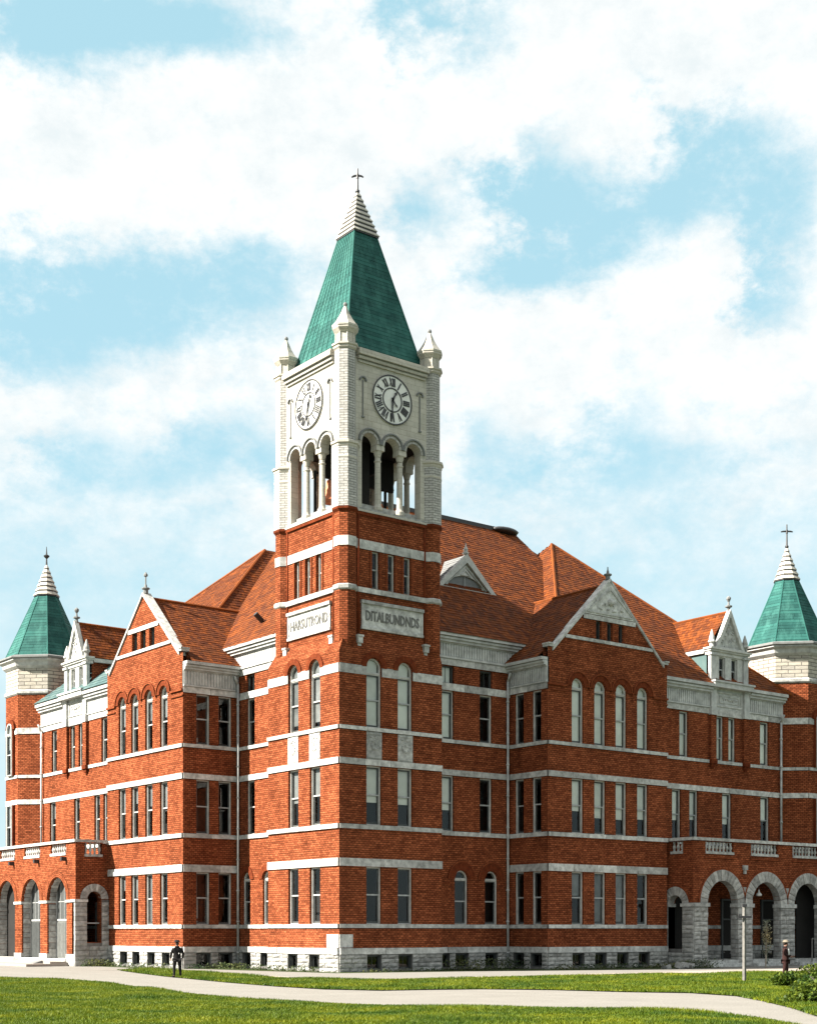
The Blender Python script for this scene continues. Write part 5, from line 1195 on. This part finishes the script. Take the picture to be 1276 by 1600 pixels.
person((-11.3, -2.45, 0), fwd + math.pi * .5 + .35, 'man in a black coat, black trousers and hat standing on the path, seen from behind', 'b')
person((7.6, -23.9, .03), R(34), 'person in a dark brown suit and pale cap, facing right beside the leafy bushes', 'm', brown=True)

# ------------------------------------------------------------------ posts and small things
t = thing('white_post', 'tall white wooden post with a dark crossarm, standing in the grass before the right porch', 'post', (5.37, -23.4, .02))
bm = bmesh.new(); bm_box(bm, FrR(0), -.06, .06, -.2, 3.3, -.06, .06); add('post', fin(bm), 'post', t)
fx = Fr(0, 0, -.6125, -.7905)
bm = bmesh.new(); bm_box(bm, fx, -.28, .3, 2.80, 2.90, .06, .13); tube(bm, fx.p(-.26, 2.88, .1), fx.p(-.26, 2.98, .1), .03, 6); tube(bm, fx.p(.28, 2.80, .1), fx.p(.28, 2.92, .1), .03, 6); add('crossarm', fin(bm), 'iron', t)
bm = bmesh.new(); bm_box(bm, fx, -.08, .1, 3.3, 3.42, -.06, .1); add('post_cap', fin(bm), 'iron', t)
t = thing('thin_stake', 'short pale stake standing in the dark opening of the right porch', 'stake', (35.5, -4.4, 0))
bm = bmesh.new(); tube(bm, (0, 0, 0), (0, 0, 1.75), .05, 6, .045); add('stake', fin(bm), 'post', t); bm = bmesh.new(); tube(bm, (-.05, 0, 1.7), (.12, 0, 1.78), .05, 6); add('stake_knob', fin(bm), 'post', t)
t = thing('hanging_lamp', 'small white glass lamp hanging inside the middle arch of the right porch', 'lamp', (30.6, -3.9, 4.55))
lathes('lamp_shade', 0, 0, [[(.16, 0), (.2, .06), (.17, .14), (.06, .26), (.04, .42)]], 'white', t, seg=12, rot=0); bm = bmesh.new(); tube(bm, (0, 0, .4), (0, 0, 2.0), .02, 5); add('lamp_rod', fin(bm), 'iron', t)
t = thing('boot_scraper', 'low dark wedge-shaped block at the corner of the left porch landing', 'block', (-6.9, 24.6, 0))
prism('block', [(-.5, -.3, 0), (.5, -.3, 0), (.5, .3, 0), (-.5, .3, 0)], [(-.5, -.3, .06), (.5, -.3, .38), (.5, .3, .38), (-.5, .3, .06)], 'lead', t)
t = thing('stone_heap', 'pale broken stones lying in the weeds left of the right porch', 'stones', (21.2, -5.6, 0))
for i, (x, y, s) in enumerate(((-.7, .1, .5), (-.1, 0, .6), (.6, -.1, .5), (1.1, .1, .35))):
    o = bpy.data.objects.new('stone', ROUGH[i]); col.objects.link(o); o.parent = t; o.location = (x, y, 0); o.rotation_euler = (rb(-.3, .3), rb(-.3, .3), rb(0, 3)); o.scale = (s, s * .7, s * .6)
    
# ------------------------------------------------------------------ leaves, weeds and grass
def leafset(name, pts, size, mat, parent=None, updir=.3, per=1, **kw):
    """pts (n,3) -> one small bent leaf (2 tris) each"""
    pts = np.asarray(pts); n = len(pts)
    a = rng.uniform(0, 2 * np.pi, n); b_ = rng.uniform(-.6, 1.2, n)
    d = np.stack([np.cos(a) * np.cos(b_), np.sin(a) * np.cos(b_), np.sin(b_)], 1); s = np.stack([-np.sin(a), np.cos(a), rng.uniform(-.5, .5, n)], 1)
    L = (size * rng.uniform(.6, 1.4, n))[:, None]; w = L * .32
    v = np.stack([pts, pts + d * L * .5 + s * w, pts + d * L, pts + d * L * .5 - s * w], 1).reshape(-1, 3)
    me = bpy.data.meshes.new(name); me.vertices.add(4 * n); me.vertices.foreach_set('co', v.ravel())
    me.loops.add(4 * n); me.loops.foreach_set('vertex_index', np.arange(4 * n)); me.polygons.add(n); me.polygons.foreach_set('loop_start', np.arange(n) * 4); me.polygons.foreach_set('loop_total', np.full(n, 4)); me.update()
    at = me.attributes.new('tone', 'FLOAT', 'FACE'); at.data.foreach_set('value', rng.uniform(0, 1, n))
    return add(name, me, mat, parent, uv=False, **kw)
def crown(n, rad, clumps=9, seed=1):
    r = np.random.default_rng(seed); C = r.normal(size=(clumps, 3)); C /= np.linalg.norm(C, axis=1)[:, None]; C *= r.uniform(.35, .8, clumps)[:, None]; C[:, 2] = np.abs(C[:, 2]) * .9
    k = r.integers(0, clumps, n); q = r.normal(size=(n, 3)); q /= np.linalg.norm(q, axis=1)[:, None]; q *= (r.uniform(0, 1, n) ** .4)[:, None] * .42
    p = (C[k] + q) * np.array(rad); return p[p[:, 2] > 0]
def shrub(x, y, rad, n, label, seed, size=.13, mat='leaf'):
    t = thing('shrub', label, 'bush', (x, y, .02), 0, 'bushes at the right edge of the lawn')
    leafset('foliage', crown(n, rad, 11, seed), size, mat, t)
    bm = bmesh.new(); r = random.Random(seed)
    for i in range(6): tube(bm, (0, 0, 0), (r.uniform(-.5, .5) * rad[0], r.uniform(-.5, .5) * rad[1], rad[2] * .7), .02, 5, .008)
    add('stem', fin(bm), 'bark', t)
for i, (x, y, rx, ry, h, lb_) in enumerate([(-8.6, -37.9, 1.5, 1.2, .75, 'nearest leafy bush at the bottom right beside the path'), (-2.9, -33.9, 1.8, 1.5, 1.05, 'big dark leafy bush in the middle of the right clump'),
        (.6, -31.6, 1.7, 1.5, 1.25, 'tall dense bush at the right picture edge'), (2.2, -28.6, 1.2, 1.1, .7, 'low yellow-green bush just right of the person in brown'), (5.9, -25.3, 1.1, 1.0, .5, 'small bush around the feet of the person in brown'),
        (7.0, -28.3, 1.8, 1.5, 1.15, 'rear leafy bush at the right picture edge, before the porch')]):
    shrub(x, y, (rx, ry * .95, h * .88), int(3600 * rx * ry), lb_, 20 + i)
t = thing('climbing_vine', 'slender dusty vine climbing a thin pole in front of the right porch pier', 'vine', (25.9, -8.2, 0))
bm = bmesh.new(); tube(bm, (0, 0, 0), (.1, 0, 2.8), .05, 6, .03); add('pole', fin(bm), 'bark', t)
pz = np.concatenate([np.stack([rng.normal(0, .12, 500) + .1, rng.normal(0, .12, 500), rng.uniform(.9, 2.9, 500)], 1), np.stack([rng.normal(.1, .05, 60), rng.normal(0, .05, 60), rng.uniform(.1, 1, 60)], 1)])
leafset('foliage', pz, .13, 'vine', t)
# weeds along the wall foot
def strip(x0, y0, x1, y1, n, w, h):
    k = rng.uniform(0, 1, n); cl = (np.sin(k * 31) * np.sin(k * 77 + 1) > -.25); k = k[cl]; n = len(k)
    return np.stack([x0 + (x1 - x0) * k + rng.normal(0, w, n), y0 + (y1 - y0) * k + rng.normal(0, w, n), rng.uniform(0, 1, n) ** 1.7 * h], 1)
P_ = np.concatenate([strip(-3.3, 13, -3.3, 21.8, 700, .2, .25), strip(-.7, 1, -.9, 7, 800, .15, .28), strip(-.9, 7, -.9, 12, 800, .25, .35), strip(-2.6, 11.7, 1, 11.7, 600, .2, .25), strip(1, -.9, 7, -.9, 450, .12, .16),
                     strip(7.5, -.3, 13.2, -.3, 1800, .35, .6), strip(13.2, -3, 23.9, -3.1, 1800, .25, .28), strip(22, -4.8, 25, -5.2, 900, .3, .5), strip(-4.8, 21.5, -2.9, 21.5, 900, .25, .45)])
leafset('wall_weeds', P_, .12, 'weed', None, kind='stuff', label='weeds growing along the foot of the walls', category='weeds')
def grass(name, poly, n, h, w, zb, label, fall=None):
    poly = np.array(poly); lo, hi = poly.min(0), poly.max(0); out = []; tot = 0
    camp = np.array([-46.02, -65.55]); f = np.array([.6125, .7905]); r_ = np.array([.7905, -.6125])
    while tot < n:
        q = rng.uniform(lo, hi, (n, 2)); d = q - camp; Z = d @ f; X = d @ r_
        ok = (Z > 30) & (np.abs(X) < Z * .31 + 2) & (rng.uniform(0, 1, n) < (48 / np.maximum(Z, 1)) ** 1.3)
        q = q[ok]; c = np.zeros(len(q), bool); j = len(poly) - 1
        for i in range(len(poly)):
            xi, yi = poly[i]; xj, yj = poly[j]; s_ = ((yi > q[:, 1]) != (yj > q[:, 1])) & (q[:, 0] < (xj - xi) * (q[:, 1] - yi) / (yj - yi + 1e-9) + xi); c ^= s_; j = i
        out.append(q[c]); tot += c.sum()
    q = np.concatenate(out)[:n]; q = q + rng.normal(0, .09, q.shape); a = rng.uniform(0, np.pi, n); hh = h * rng.uniform(.4, 1.3, n) * (1 + .5 * np.sin(q[:, 0] * .9) * np.sin(q[:, 1] * .7)); ww = w * rng.uniform(.6, 1.4, n)
    lean = rng.normal(0, .45, (n, 2)) * hh[:, None]; z = np.full(n, zb)
    v = np.empty((n, 3, 3)); cx, sy = np.cos(a) * ww, np.sin(a) * ww
    v[:, 0] = np.stack([q[:, 0] - cx, q[:, 1] - sy, z], 1); v[:, 1] = np.stack([q[:, 0] + cx, q[:, 1] + sy, z], 1); v[:, 2] = np.stack([q[:, 0] + lean[:, 0], q[:, 1] + lean[:, 1], z + hh], 1)
    me = bpy.data.meshes.new(name); me.vertices.add(3 * n); me.vertices.foreach_set('co', v.ravel()); me.loops.add(3 * n); me.loops.foreach_set('vertex_index', np.arange(3 * n))
    me.polygons.add(n); me.polygons.foreach_set('loop_start', np.arange(n) * 3); me.polygons.foreach_set('loop_total', np.full(n, 3)); me.update()
    at = me.attributes.new('tone', 'FLOAT', 'FACE'); at.data.foreach_set('value', rng.uniform(0, 1, n))
    add(name, me, 'grass', None, uv=False, kind='stuff', label=label, category='grass')
grass('lawn_grass', LAWN_A, 420000, .085, .022, -.01, 'sunny mown grass in the foreground before the path')
grass('verge_grass', LAWN_B, 240000, .10, .024, .03, 'long grass strip between the path and the sidewalk')
